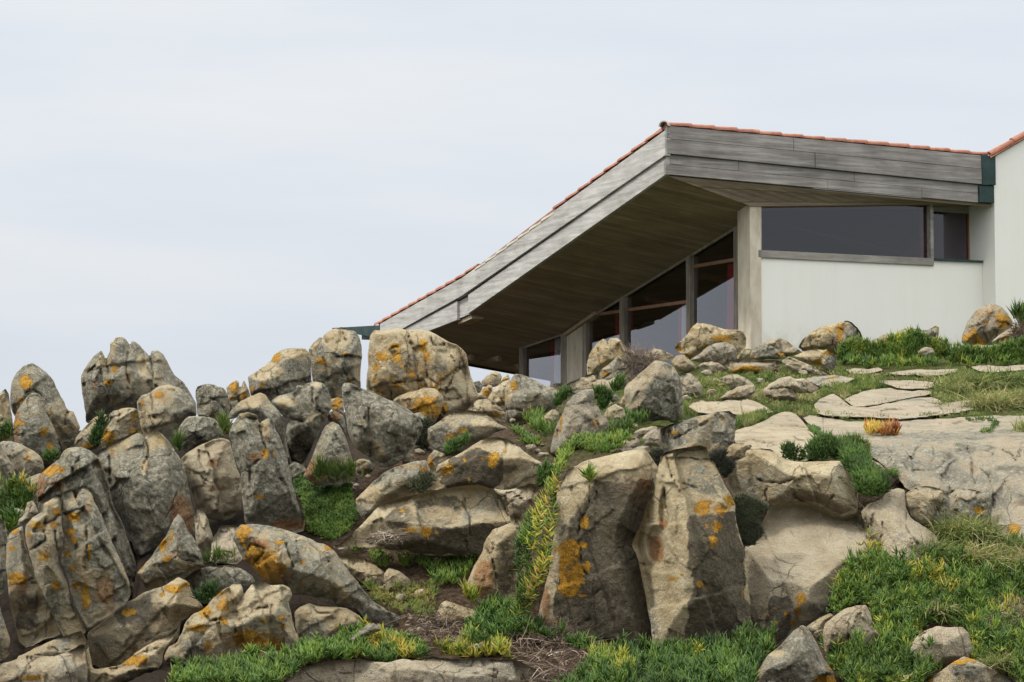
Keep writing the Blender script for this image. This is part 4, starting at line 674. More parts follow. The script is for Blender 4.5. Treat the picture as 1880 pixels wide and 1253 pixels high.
# ------------------------------------------------------------------ ground: one heightfield from the viewer's feet up the hill and down behind it
def build_ground():
    px = np.arange(-1500, 3400, 9.0)
    Y1 = np.arange(13.0, 32.0, 0.07)
    YA = np.concatenate([[-60, -20, 0, 3, 6, 9, 11, 12.2], Y1, [32.6, 33.4, 34.5, 36, 38, 41, 45, 50, 56, 64, 75, 90, 110]])
    PXg, Yg = np.meshgrid(px, YA)
    r = row_of(PXg, np.clip(Yg, 12, 34))
    Z = at(PXg, r, np.clip(Yg, 12, 34))[..., 2]
    Z = np.where(Yg < 12, -1.66, Z)
    # settle the soil under every rock
    for (P, Yr, lie, P0) in ROCKS:
        lo, hi = P.min(0), P.max(0)
        ci = np.nonzero((px > lo[0]) & (px < hi[0]))[0]
        if not len(ci): continue
        for c in ci:
            x = px[c]; ys = []
            for i in range(len(P)):
                a, b = P[i - 1], P[i]
                if (a[0] > x) != (b[0] > x): ys.append(a[1] + (x - a[0]) / (b[0] - a[0]) * (b[1] - a[1]))
            if len(ys) < 2: continue
            y0, y1 = min(ys), max(ys)
            col = r[:, c]
            if lie > 0.4:
                m = (col > y0) & (col < y1) & (YA > 12) & (YA < 34)
                Z[m, c] -= 0.22
            else:
                m = (col > y0 - 2) & (col < y1) & (YA < Yr + 0.12) & (YA > 12)
                zt = at(np.full(m.sum(), x), np.full(m.sum(), y1 + 4), YA[m])[..., 2]
                Z[m, c] = np.minimum(Z[m, c], zt)
    far = np.clip((Yg - 34) / 25.0, 0, 1)
    Z = Z - far * far * 6.0
    X = (PXg - CX) / FPX * np.where(Yg < 12, 12 + (12 - Yg) * 0.3, Yg) * np.where(Yg > 34, 1 + (Yg - 34) * 0.02, 1)
    Pn = np.stack([X, Yg, Z * 0], -1)
    Z = Z + np.where((Yg > 12.5), fbm(Pn * 3.0, 4) * 0.05 + fbm(Pn * 14.0, 3) * 0.018, 0)
    V = np.stack([X, Yg, Z], -1).reshape(-1, 3)
    h, w = X.shape; idx = np.arange(h * w).reshape(h, w)
    Q = np.stack([idx[:-1, :-1], idx[:-1, 1:], idx[1:, 1:], idx[1:, :-1]], -1).reshape(-1, 4)
    m, nt, b = new_mat('hillside_soil'); g = N(nt); geo = g.n('ShaderNodeNewGeometry'); pos = geo.outputs['Position']
    n1 = g.noise(pos, 3.0, 7, 0.65); n2 = g.noise(pos, 28, 7, 0.7)
    soil = g.ramp(n2, [(0.3, (0.018, 0.011, 0.007)), (0.5, (0.055, 0.036, 0.022)), (0.72, (0.15, 0.105, 0.066))])
    turf = g.ramp(n2, [(0.3, (0.022, 0.030, 0.008)), (0.5, (0.062, 0.080, 0.018)), (0.72, (0.15, 0.155, 0.05))])
    # turf on the upper, flatter part of the hill; bare soil lower down
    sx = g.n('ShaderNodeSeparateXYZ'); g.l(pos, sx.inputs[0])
    up = g.math('MULTIPLY', g.step(17.2, 19.0, sx.outputs['Y']), g.step(-0.2, 1.2, sx.outputs['X']))
    t = g.math('MULTIPLY', g.step(0.36, 0.50, n1), up)
    c = g.mix(t, soil, turf)
    c = g.mix(g.math('MULTIPLY', g.math('SUBTRACT', 1.0, g.step(-1.9, -0.9, sx.outputs['X'])), .8), c, (0.016, 0.012, 0.009))  # ground blackened to the left: shade between the boulders put into its colour
    out = g.math('MAXIMUM', g.math('MAXIMUM', g.step(4.9, 5.8, sx.outputs['X']), g.math('SUBTRACT', 1.0, g.step(-6.2, -5.2, sx.outputs['X']))), g.math('SUBTRACT', 1.0, g.step(12.2, 13.4, sx.outputs['Y'])))
    c = g.mix(g.math('MULTIPLY', out, g.step(0.30, 0.46, n1)), c, turf)
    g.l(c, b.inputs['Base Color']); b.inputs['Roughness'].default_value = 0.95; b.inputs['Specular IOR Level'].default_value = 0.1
    g.l(g.bump(n2, 0.9, 0.05), b.inputs['Normal'])
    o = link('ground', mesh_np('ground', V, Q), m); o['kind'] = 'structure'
build_ground()
def sea():
    s = 9000.0
    V = np.array([[-s, -s, -9], [s, -s, -9], [s, s, -9], [-s, s, -9]], float)
    m, nt, b = new_mat('sea_water'); g = N(nt); geo = g.n('ShaderNodeNewGeometry')
    b.inputs['Base Color'].default_value = (0.05, 0.09, 0.11, 1); b.inputs['Roughness'].default_value = 0.25
    g.l(g.bump(g.noise(geo.outputs['Position'], 0.5, 6), 0.5, 0.4), b.inputs['Normal'])
    o = link('sea', mesh_np('sea', V, [[0, 1, 2, 3]]), m); o['kind'] = 'structure'
sea()

# ------------------------------------------------------------------ plants
ICE = leaf_material('ice_plant_leaf', [(0.0, (0.022, 0.055, 0.012)), (0.22, (0.075, 0.145, 0.024)), (0.42, (0.155, 0.235, 0.034)), (0.58, (0.32, 0.33, 0.035)), (0.72, (0.56, 0.42, 0.08)), (0.86, (0.44, 0.17, 0.04)), (1.0, (0.22, 0.06, 0.03))], 0.45, 0.2)
GRASS = leaf_material('grass_blade', [(0.0, (0.030, 0.06, 0.014)), (0.3, (0.095, 0.145, 0.028)), (0.55, (0.19, 0.22, 0.06)), (0.75, (0.34, 0.30, 0.13)), (1.0, (0.46, 0.37, 0.20))], 0.6, 0.25)
MOSS = leaf_material('cushion_leaf', [(0.0, (0.018, 0.036, 0.010)), (0.3, (0.055, 0.11, 0.022)), (0.6, (0.12, 0.205, 0.028)), (0.8, (0.23, 0.25, 0.05)), (1.0, (0.28, 0.19, 0.07))], 0.6, 0.25)
HEATH = leaf_material('heather_leaf', [(0.0, (0.026, 0.026, 0.017)), (0.4, (0.062, 0.066, 0.036)), (0.7, (0.095, 0.13, 0.048)), (1.0, (0.16, 0.13, 0.085))], 0.7, 0.15)
TWIG = leaf_material('dry_stem', [(0.0, (0.055, 0.036, 0.026)), (0.4, (0.145, 0.10, 0.07)), (0.75, (0.28, 0.215, 0.16)), (1.0, (0.42, 0.36, 0.28))], 0.8, 0.0)

def in_poly(P, x, y):
    ins = np.zeros(x.shape, bool)
    for i in range(len(P)):
        a, b = P[i - 1], P[i]
        if a[1] != b[1]: ins ^= ((a[1] > y) != (b[1] > y)) & (x < (b[0] - a[0]) * (y - a[1]) / (b[1] - a[1]) + a[0])
    return ins
def sample(P, n, rng):
    lo, hi = P.min(0), P.max(0); out = np.zeros((0, 2))
    while len(out) < n:
        q = rng.uniform(lo, hi, (n * 2, 2)); out = np.concatenate([out, q[in_poly(P, q[:, 0], q[:, 1])]])
    return out[:n]
def leaves(base, direc, bend, length, width, tint, segs=3, flat=False):
    """one mesh of tapered leaves: base (n,3), unit direction, sideways bend vector, length, width"""
    n = len(base)
    side = np.cross(direc, np.array([0.0, 0, 1.0]) + RNG.normal(size=(n, 3)) * 0.5); side /= np.linalg.norm(side, axis=1)[:, None] + 1e-9
    third = np.cross(direc, side)
    rows = []; 
    for k in range(segs + 1):
        t = k / segs
        c = base + direc * (length * t)[:, None] + bend * (length * t * t)[:, None]
        if k < segs:
            w = width * (0.75 + 0.5 * math.sin(math.pi * min(t * 1.1 + 0.1, 1))) * (1 - t ** 3) * 0.5
            if flat: rows += [c - side * w[:, None], c + side * w[:, None]]
            else: rows += [c - side * w[:, None], c + side * w[:, None], c + third * (w * 1.3)[:, None]]
        else: rows.append(c)
    per = len(rows); V = np.stack(rows, 1).reshape(-1, 3); o = np.arange(n) * per
    q = []; t3 = []
    m = 2 if flat else 3
    for k in range(segs - 1):
        for j in range(1 if flat else 3):
            a, b = k * m + j, k * m + (j + 1) % m
            q.append(np.stack([o + a, o + b, o + b + m, o + a + m], -1))
    k = segs - 1
    for j in range(1 if flat else 3):
        t3.append(np.stack([o + k * m + j, o + k * m + (j + 1) % m, o + per - 1], -1))
    return V, (np.concatenate(q) if q else np.zeros((0, 4), int)), np.concatenate(t3), np.repeat(tint, per)
def emit(name, parts, mat, loc=None):
    Vs, Qs, Ts, Tn = [], [], [], []; off = 0
    for V, q, t, tn in parts:
        Vs.append(V); Qs.append(q + off); Ts.append(t + off); Tn.append(tn); off += len(V)
    V = np.concatenate(Vs)
    if loc is None: loc = V.mean(0); loc[2] = V[:, 2].min()
    me = mesh_np(name, V - loc, np.concatenate(Qs), np.concatenate(Ts), smooth=True)
    a = me.attributes.new('tint', 'FLOAT', 'POINT'); a.data.foreach_set('value', np.concatenate(Tn).astype(np.float32))
    return link(name, me, mat, loc=loc)
def unit(v): return v / (np.linalg.norm(v, axis=-1)[..., None] + 1e-9)
def shoots(P, n, rng, L=(0.05, 0.10), W=(0.008, 0.013), spread=0.5, tint=0.25, tvar=0.12, Y=None, lift=(0, 0.08), per=5, flat=False, lean=(0, -0.25, 0), segs=3, bendz=0.25, tfun=None, dY=0.0, patch=0):
    """clusters of leaves growing on the ground seen inside pixel polygon P"""
    q = sample(P, n, rng)
    if Y is None:
        Yq = dist_of(q[:, 0], q[:, 1]); keep = np.ones(n, bool); lo, hi = P.min(0), P.max(0)
        for (Pr, Yr, lie, P0) in ROCKS:
            a, b_ = P0.min(0), P0.max(0)
            if a[0] > hi[0] or b_[0] < lo[0] or a[1] > hi[1] or b_[1] < lo[1]: continue
            ins = in_poly(P0, q[:, 0], q[:, 1])
            keep &= ~(ins if lie > 0.4 else ins & (b_[1] - q[:, 1] > 12) & (Yq > Yr - 0.45))
        if patch: keep &= (fbm(np.stack([q[:, 0] / 17.0, q[:, 1] / 9.0, q[:, 0] * 0 + 3.3], -1), 3) > patch - 0.5)
        q = q[keep]; Yq = Yq[keep]; n = len(q)
        mound = fbm(np.stack([q[:, 0] / 26.0, q[:, 1] / 13.0, q[:, 0] * 0], -1), 3)
        lift_ = rng.uniform(lift[0], lift[1], n) * (1 + mound * 2.2) + mound * lift[1] * 0.9
    elif callable(Y): Yq = Y(q[:, 0], q[:, 1])
    else: Yq = np.full(n, float(Y))
    b = at(q[:, 0], q[:, 1], Yq - dY); b[:, 2] += lift_ if Y is None else rng.uniform(lift[0], lift[1], n)
    pn = np.stack([q[:, 0], q[:, 1], q[:, 0] * 0], -1)
    tv = tint + fbm(pn / 34.0, 4, .65) * tvar * 3.2 + rng.normal(size=n) * tvar * 0.35
    if tfun is not None: tv = tfun(q[:, 0], q[:, 1], tv)
    bb = np.repeat(b, per, 0); k = len(bb)
    up = unit(np.array([0, 0, 1.0]) + np.array(lean) + rng.normal(size=(n, 3)) * 0.22)
    d = unit(np.repeat(up, per, 0) + rng.normal(size=(k, 3)) * spread)
    d[:, 2] = np.where(d[:, 2] < -0.1, -d[:, 2], d[:, 2])
    bend = np.array([0, 0, 1.0]) * rng.uniform(-0.1, 1.0, k)[:, None] * bendz + rng.normal(size=(k, 3)) * 0.12
    bb = bb + d * 0.006
    return leaves(bb, d, bend, rng.uniform(*L, k), rng.uniform(*W, k), np.repeat(tv, per), segs, flat)
def stuff(name, parts, mat):
    o = emit(name, parts, mat); o['kind'] = 'stuff'; return o
def plant(name, label, cat, parts, mat, group=None):
    return tag(emit(name, parts, mat), label, cat, group)
def blobs_t(spots, val):
    def f(x, y, t):
        nz = fbm(np.stack([x, y, x * 0], -1) / 25.0 + 5, 3)
        for (a, b, ra, rb) in spots:
            e = np.sqrt(((x - a) / ra) ** 2 + ((y - b) / rb) ** 2) + nz * 0.9
            t = np.where(e < 1, val + (t - 0.25) * 0.6, t)
        return t
    return f
R1 = np.random.default_rng(11)
# lower right carpet
P = pts('K', '470,700 560,480 620,410 700,350 850,300 1040,345 1150,400 1230,420 1500,480 1960,560 2000,1290 1850,1290 560,1290 470,1150 430,1050 400,960 450,980 480,830 430,760')
yel = blobs_t([(1600, 1035, 40, 7), (1648, 1030, 40, 6), (1720, 1085, 22, 14), (1740, 1105, 14, 10), (1680, 1070, 20, 8), (1700, 1060, 14, 6), (1850, 1150, 40, 16)], 0.56)
top_c = lambda x, y: dist_of(x, y) - 0.05
stuff('ice_plant_carpet', [shoots(P, 6200, R1, (0.03, 0.09), (0.007, 0.0125), 0.62, 0.25, 0.07, lift=(0, 0.10), per=5, tfun=yel, patch=.42), shoots(P, 5000, R1, (.02, .05), (.005, .009), .9, .34, .15, lift=(0, .03), per=4, segs=2),
                           shoots(P, 900, R1, (0.04, 0.075), (0.007, 0.011), 0.9, 0.38, 0.12, lift=(0.04, 0.12), per=5, tfun=yel)], ICE)
# bottom strip
P = pts('L', '-760,860 -690,790 -560,715 -300,690 -200,670 0,655 230,590 440,520 570,490 700,470 830,480 960,540 1100,580 1135,640 1000,655 860,668 640,645 480,655 330,685 230,715 110,800 60,860')
stuff('ice_plant_border', [shoots(P, 2300, R1, (0.03, 0.075), (0.007, 0.012), 0.6, 0.27, 0.1, lift=(0, 0.05), patch=.3, per=5, dY=.1, tfun=blobs_t([(680, 1180, 14, 14), (700, 1190, 12, 16), (745, 1203, 30, 6), (690, 1165, 12, 8)], 0.6))], ICE)
# under the monoliths
P = pts('P', '848,1172 870,1150 890,1125 925,1108 950,1128 985,1148 1010,1168 1060,1186 1120,1200 1200,1203 1260,1200 1330,1192 1385,1180 1420,1172 1425,1190 1400,1220 1380,1275 1020,1275 1085,1240 1085,1205 1000,1172 930,1172 890,1190 860,1195')
stuff('ice_plant_mat', [shoots(P, 2600, R1, (0.035, 0.09), (0.007, 0.0125), 0.6, 0.19, 0.12, lift=(0, 0.06), per=5, patch=.32, dY=.22, tfun=blobs_t([(1110, 1225, 40, 12), (1150, 1240, 20, 10), (860, 1180, 14, 8), (1290, 1215, 14, 5)], 0.52))], ICE)
P = pts('P', '860,1190 905,1190 930,1200 935,1212 900,1216 860,1212 825,1206 800,1200')
stuff('ice_plant_runner', [shoots(P, 200, R1, (0.05, 0.085), (0.009, 0.013), 0.6, 0.56, 0.12, lift=(0, 0.05), per=5)], ICE)
# mid slope clumps
GI = 'clumps of ice plant between the rocks'
def clump(label, poly, n, tint=.26, Y=None, L=(0.07, 0.12), W=(.009, .014), tv=.09, per=5, spread=.38, lift=(0, .05), dY=0.05, name='ice_plant', mat=None, cat='ice plant', group=GI, **k):
    return plant(name, label, cat, [shoots(poly, n, R1, L, W, spread, tint, tv, Y=Y, per=per, lift=lift, dY=dY, **k)], mat or ICE, group)
clump('upright green ice plants growing beside the split rust-coloured rock', pts('D', '1400,540 1480,505 1640,500 1760,520 1900,500 2010,470 1990,640 1880,700 1820,760 1680,760 1640,680 1560,620 1440,600'), 260, .3, lift=(0, .03), L=(.04, .085), W=(.008, .012))
clump('green tuft of ice plant at the foot of the wedge-shaped boulder', pts('E', '640,740 670,700 740,720 800,740 860,790 870,860 780,880 700,810'), 70, .3, L=(.07, .12), W=(.009, .013))
clump('dark green tuft of ice plant left of the angular grey boulder foot', pts('E', '1200,840 1260,790 1300,740 1400,700 1500,700 1570,745 1440,800 1360,850 1240,890 1205,880'), 150, .2, L=(.06, .11), W=(.009, .013), Y=lambda x, y: dist_of(x, y) - .12)
clump('yellow-green band of ice plant trailing across the middle of the rocks', pts('E', '1020,900 1060,890 1180,900 1300,885 1430,870 1400,920 1300,965 1190,1000 1100,980 1020,960 980,1040 940,1110 890,1180 850,1240 810,1240 860,1170 885,1090 905,1020 960,960'), 280, .38, L=(.04, .07), W=(.008, .012), Y=lambda x, y: np.interp(y, [805, 840, 905], [17.3, 16.9, 16.2]), tv=.05)
clump('small blue-green sprig of ice plant beside the whale-backed boulder', pts('E', '690,1150 780,1120 850,1080 870,1130 850,1200 800,1250 750,1230 760,1170'), 50, .16, Y=16.9, L=(.04, .08))
clump('single reddish ice plant shoot on top of the tall dark monolith', pts('E', '1100,1170 1130,1150 1150,1175 1130,1200'), 12, .5, Y=15.55, tv=.2)
clump('tall green ice plants growing along the white wall', pts('H', '500,440 520,350 600,300 690,300 800,330 880,290 960,270 1060,220 1200,290 1260,300 1330,330 1340,400 1240,460 1150,470 1000,470 860,475 700,470'), 900, .32, L=(.05, .11), W=(.010, .016), Y=lambda x, y: np.clip(dist_of(x, y), 24, 26.2), lift=(0, .07), tv=.14)
clump('ice plants running out of the picture under the dome-shaped boulder', pts('H', '1330,360 1420,330 1500,370 1640,360 1760,320 1960,280 1980,440 1800,450 1620,450 1480,455 1340,440'), 560, .32, L=(.05, .11), W=(.010, .016), Y=lambda x, y: np.clip(dist_of(x, y), 24, 26), lift=(0, .06), tv=.16)
clump('tuft of ice plant at the right picture edge against the white wall', pts('H', '1790,130 1820,90 1860,85 1900,110 1930,150 1850,155'), 40, .15, L=(.12, .2), W=(.015, .022), Y=26.9)
clump('red and orange tuft of ice plant in a hollow of the huge outcrop', pts('H', '700,935 760,930 860,940 960,935 950,965 860,975 760,970 710,955'), 110, .84, L=(.05, .09), W=(.010, .014), Y=lambda x, y: dist_of(x, y) - .15, tv=.1, spread=.3)
clump('green tuft with yellow tips at the left picture edge', pts('P', '-10,905 20,890 45,885 62,905 55,935 25,965 8,985 -10,980'), 150, .25, Y=17.4, L=(.05, .1), tfun=blobs_t([(45, 890, 18, 8), (58, 905, 6, 8)], .6))
clump('small green tuft under the narrow brown fin, left edge', pts('P', '-10,800 5,795 22,795 24,808 5,815 -10,815'), 35, .2, Y=19.0)
clump('small green sprig above the cracked block at the left', pts('P', '12,975 20,955 30,950 33,968 20,985'), 24, .16, Y=16.6)
clump('small green plant in the gap of the low yellow-stained boulders', pts('A', '660,920 700,850 725,770 745,740 770,780 740,860 735,930 690,940'), 60, .2, Y=20.3, L=(.06, .1), W=(.01, .016), mat=MOSS, name='small_plant', cat='plant')
clump('little grass tuft by the small dark boulder, left heap', pts('A', '1285,960 1290,920 1330,905 1345,960'), 20, .3, Y=19.3, L=(.08, .14), mat=GRASS, name='grass_tuft', cat='grass tuft', flat=True)
clump('little grass tuft left of the shouldered boulder', pts('A', '1625,840 1630,770 1670,780 1675,850 1650,870'), 26, .4, Y=18.9, L=(.08, .14), mat=GRASS, name='grass_tuft', cat='grass tuft', flat=True)
clump('low green tuft at the foot of the upright grey slab', pts('A', '320,1050 330,1015 430,1010 420,1030 360,1060'), 26, .3, Y=19.6, L=(.05, .09), mat=MOSS, name='small_plant', cat='plant')
clump('green tuft squeezed between the triangular stone and the ochre boulder', pts('B', '1490,600 1510,545 1620,540 1760,570 1700,590 1560,610'), 45, .2, Y=16.7, L=(.06, .11), W=(.004, .006), mat=GRASS, name='grass_tuft', cat='grass tuft', flat=True)
clump('green tuft behind the double-humped rock', pts('B', '1450,880 1500,830 1570,800 1590,820 1520,880'), 30, .12, Y=15.9, L=(.06, .1), mat=MOSS, name='small_plant', cat='plant')
clump('ice plant seedling on the bare soil, middle of the picture', pts('D', '1200,530 1260,510 1350,540 1370,590 1300,620 1240,620'), 50, .38, L=(.03, .06), lift=(0, .02))
clump('smaller ice plant seedling beside the smooth slab', pts('D', '1040,470 1090,445 1140,470 1140,510 1060,510'), 24, .34, L=(.03, .05), lift=(0, .02))
clump('sparse green weeds on the soil below the wedge-shaped boulder', pts('E', '560,800 600,780 640,830 740,880 770,920 660,920 600,860'), 46, .32, L=(.04, .08), lift=(0, .02))
clump('yellowish sprig at the foot of the wedge-shaped brown stone', pts('D', '1890,830 1900,800 1990,870 1960,900 1920,880'), 14, .5, Y=15.7, L=(.07, .11))
clump('small weeds above the tall pale rock', pts('E', '870,640 900,590 960,550 1000,540 960,590 910,640'), 46, .3, Y=19.6, L=(.05, .09), mat=MOSS, name='small_plant', cat='plant')
clump('green weeds behind the tall pale rock', pts('E', '1160,600 1170,540 1230,540 1300,590 1260,640 1230,680 1200,640'), 70, .36, Y=19.7, L=(.05, .09), mat=MOSS, name='small_plant', cat='plant')
clump('weeds at the end of the long pale slab', pts('E', '1280,540 1330,470 1390,460 1380,500 1330,530'), 40, .36, Y=21.5, L=(.06, .1), mat=MOSS, name='small_plant', cat='plant')
clump('grey-green sprigs between the orange-patched boulders', pts('E', '60,990 100,950 170,920 250,880 240,910 150,960 90,1000'), 60, .3, Y=17.9, L=(.04, .08), mat=MOSS, name='small_plant', cat='plant')
clump('dark mossy growth beside the drop-shaped boulder', pts('C', '1530,900 1560,820 1600,780 1670,800 1660,880 1630,960 1540,960'), 260, .3, Y=19.2, L=(.03, .06), W=(.008, .012), spread=.8, mat=HEATH, name='moss_clump', cat='moss', lift=(0, .1))
clump('dark moss in the crack of the yellow-streaked slab', pts('C', '1500,1240 1560,1180 1650,1160 1650,1220 1580,1280'), 150, .4, Y=17.1, L=(.03, .06), W=(.008, .012), spread=.8, mat=HEATH, name='moss_clump', cat='moss')
# the hanging vine
def vine():
    r = np.random.default_rng(5)
    strands = ['870,20 800,120 700,250 650,380 630,500 615,640', '900,-20 850,80 780,200 750,320 720,400 700,480', '880,60 860,200 830,330 790,480 740,600 700,720 640,800 590,860',
               '790,150 720,250 680,350 640,420 600,480', '850,250 830,400 800,560 770,650 730,760 690,860', '700,700 650,800 620,900 580,990', '820,560 760,700 700,820 640,920 600,1010', '680,500 670,600 640,700 610,780']
    parts = []; stems = []
    for s in strands:
        L = pts('F', s); dense = []
        for a, b in zip(L[:-1], L[1:]):
            for t in np.linspace(0, 1, 8, endpoint=False): dense.append(a + (b - a) * t)
        dense = np.array(dense) + r.normal(size=(len(dense), 2)) * 1.2
        Yd = np.interp(dense[:, 1], [880, 960, 1050, 1145], [16.1, 15.62, 15.45, 15.35]) - r.uniform(0, .12)
        p3 = at(dense[:, 0], dense[:, 1], Yd)
        yy = np.interp(dense[:, 1], [885, 960, 1040, 1120], [.28, .22, .32, .46]) + r.normal() * .06 + np.clip((dense[:, 0] - 965) / 90, -.1, .25)
        k = 3
        bb = np.repeat(p3, k, 0); n = len(bb)
        tang = unit(np.gradient(p3, axis=0)); pp = unit(np.cross(np.repeat(tang, k, 0), [0, 1, 0])) * np.where(r.random(n) < .5, -1, 1)[:, None]
        d = unit(pp * .8 + r.normal(size=(n, 3)) * 0.35 + np.array([0, -.3, .25]))
        tv = np.repeat(yy, k) + r.normal(size=n) * 0.09
        parts.append(leaves(bb, d, np.array([0, 0, 1.]) * r.uniform(0, .6, n)[:, None], r.uniform(.05, .085, n), r.uniform(.010, .014, n), tv))
        sd = unit(np.cross(tang, [0, 1, 0])); w = 0.008
        for i in range(len(p3) - 1):
            stems.append((p3[i], p3[i + 1]))
    a = np.array([s[0] for s in stems]); b = np.array([s[1] for s in stems]); d = b - a; ln = np.linalg.norm(d, axis=1)
    st = leaves(a, unit(d), np.zeros_like(a), ln * 1.6, np.full(len(a), .02), np.full(len(a), .25))
    o = tag(bpy.data.objects.new('hanging_vine', None), 'ice plant trailing down left of the tall dark monolith, yellowing towards its tips', 'creeper')
    COL.objects.link(o); o.location = at(950, 1130, 15.4)
    f = emit('foliage', parts, ICE); s = emit('stem', [st], TWIG)
    for c in (f, s): c.location = c.location - o.location; c.parent = o
vine()
# moss carpet by the twin-topped column
P = pts('D', '640,20 700,-80 790,-60 860,-60 1000,-40 1040,20 1060,120 1100,250 1060,330 980,390 900,410 800,380 720,340 730,230 700,120 660,60')
stuff('moss_carpet', [shoots(P, 5200, R1, (.018, .045), (.006, .011), .85, .43, .14, lift=(0, .05), per=4, segs=2, tfun=lambda x, y, t: t + np.clip((y - 930) / 60, -1, 1) * .13)], MOSS)
P = pts('C', '780,1100 830,1050 900,1110 1000,1110 1100,1110 1150,1180 1040,1200 900,1180 800,1190')
clump('grass growing along the foot of the dark triangular rock', P, 90, .22, Y=17.75, L=(.06, .12), W=(.005, .008), mat=GRASS, name='grass_tuft', cat='grass tuft', flat=True)
# mixed weeds on the soil in the centre
P = pts('D', '1140,740 1220,730 1300,800 1400,780 1500,760 1640,720 1700,800 1680,900 1660,1000 1560,1020 1500,960 1400,950 1330,920 1230,850')
stuff('weed_cover', [shoots(P, 800, R1, (.02, .05), (.004, .007), .9, .76, .14, lift=(0, .03), patch=.45, per=4, segs=2, dY=.05)], MOSS)
# short turf between the slabs
TURF = ['E:' + '1180,770 1', ]
tp = []
for poly, n, L, ti in ((pts('H', '-330,400 0,420 300,480 500,470 700,500 1000,520 1300,500 1480,460 1500,560 1200,640 1600,690 1700,800 1480,825 900,845 500,845 250,830 -100,860 -520,900 -500,800 0,800 -100,700 -380,720 -560,640 -520,540'), 11000, (.014, .04), .50),
                        (pts('H', '480,600 700,545 900,590 860,620 600,660 480,650'), 1300, (.02, .05), .36),
                        (pts('H', '-740,760 -580,700 -420,720 -350,700 -400,800 -500,860'), 500, (.03, .07), .5),
                        (pts('H', '-250,860 -50,800 100,790 60,860 -80,900 -240,905'), 1100, (.03, .06), .40)):
    tp.append(shoots(poly, n, R1, L, (.005, .009), .55, ti, .22, lift=(-.01, .02), per=3, segs=2, flat=True))
stuff('short_turf', tp, GRASS)
# crack fillings on the outcrop
cr = []
for s in ('290,905 380,930 370,960 300,930', '370,960 400,970 520,1010 590,1040 580,1050 480,1020 380,980', '1440,850 1640,842 1690,880 1640,940 1550,960 1540,945 1620,930 1660,880 1600,855 1450,862', '1370,1080 1415,1062 1410,1080', '620,1045 680,1075 700,1095 640,1070', '890,1245 960,1220 1000,1250 930,1275'):
    cr.append(shoots(pts('H', s), 90, R1, (.02, .045), (.006, .01), .8, .5, .15, lift=(0, .02), per=3, segs=2, Y=lambda x, y: dist_of(x, y) - .13))
stuff('crack_moss', cr, MOSS)
# long grass on the right
GG = 'tufts of long grass on the right'
def tuft(label, tile, x, y, w, n, L, tint=.5, Y=None, tv=.15, spread=.55, sag=.9):
    p = pts(tile, f'{x},{y}')[0]; r = np.random.default_rng(int(x + y))
    Yq = float(dist_of(p[0], p[1])[0]) if Y is None else Y
    q = np.stack([r.normal(size=n) * w / 4 * .45 + p[0], r.normal(size=n) * w / 4 * .12 + p[1]], -1)
    b = at(q[:, 0], q[:, 1], Yq - .12 + r.normal(size=n) * .06)
    d = unit(np.array([0, -.25, .9]) + r.normal(size=(n, 3)) * spread); d[:, 2] = np.abs(d[:, 2])
    bend = np.stack([d[:, 0] * .5, d[:, 1] * .5, -r.uniform(.15, sag, n)], -1)
    tn = tint + r.normal(size=n) * tv
    return plant('grass_tuft', label, 'grass tuft', [leaves(b, d, bend, r.uniform(*L, n), r.uniform(.004, .0075, n), tn, 4, True)], GRASS, GG)
tuft('big dry-tipped tuft of long grass below the yellow rosette', 'J', 1440, 740, 230, 850, (.18, .36), .5)
tuft('bluish-green tuft of long grass at the left end of the grass band', 'J', 1230, 880, 130, 420, (.14, .26), .38)
tuft('arching straw-coloured grass in the middle of the grass band', 'J', 1520, 930, 220, 600, (.15, .32), .66)
tuft('straw-coloured grass at the right picture edge, lower band', 'J', 1800, 960, 200, 600, (.15, .3), .68)
tuft('green grass tuft above the straw-coloured grass, right edge', 'J', 1790, 830, 160, 360, (.14, .24), .34)
tuft('grey-green grass in the ice plants near the picture bottom', 'K', 800, 1200, 150, 380, (.1, .2), .55, Y=14.5)
tuft('pale grass among the ice plants right of the yellow stems', 'K', 1230, 740, 160, 300, (.08, .16), .62)
tuft('pale grass beside the bottom right corner boulder', 'K', 1700, 1130, 130, 260, (.1, .2), .55, Y=14.3)
tuft('long olive grass behind the widest pale slab, upper right', 'H', 1500, 600, 220, 700, (.18, .34), .5)
tuft('long green grass at the right edge above the slabs', 'H', 1760, 580, 230, 700, (.18, .34), .36)
tuft('brownish long grass at the right end of the widest pale slab', 'H', 1640, 760, 220, 800, (.18, .36), .62)
tuft('brownish long grass at the right picture edge above the outcrop', 'H', 1840, 740, 200, 700, (.18, .36), .6)
tuft('olive grass tuft left of the brownish grass, by the oval slab', 'H', 1350, 630, 200, 420, (.1, .2), .5)
tuft('small grass tuft beside the mossy groove of the upper slab', 'H', 1260, 740, 60, 90, (.08, .14), .55)
tuft('green tuft of grass in front of the orange-edged slab', 'G', 905, 560, 90, 160, (.12, .22), .2)
tuft('dull grass between the rounded stones, left side of the turf', 'G', 560, 600, 170, 380, (.08, .17), .55)
tuft('grass at the right picture edge beside the outcrop', 'H', 1880, 930, 60, 200, (.14, .24), .6, Y=18.6)
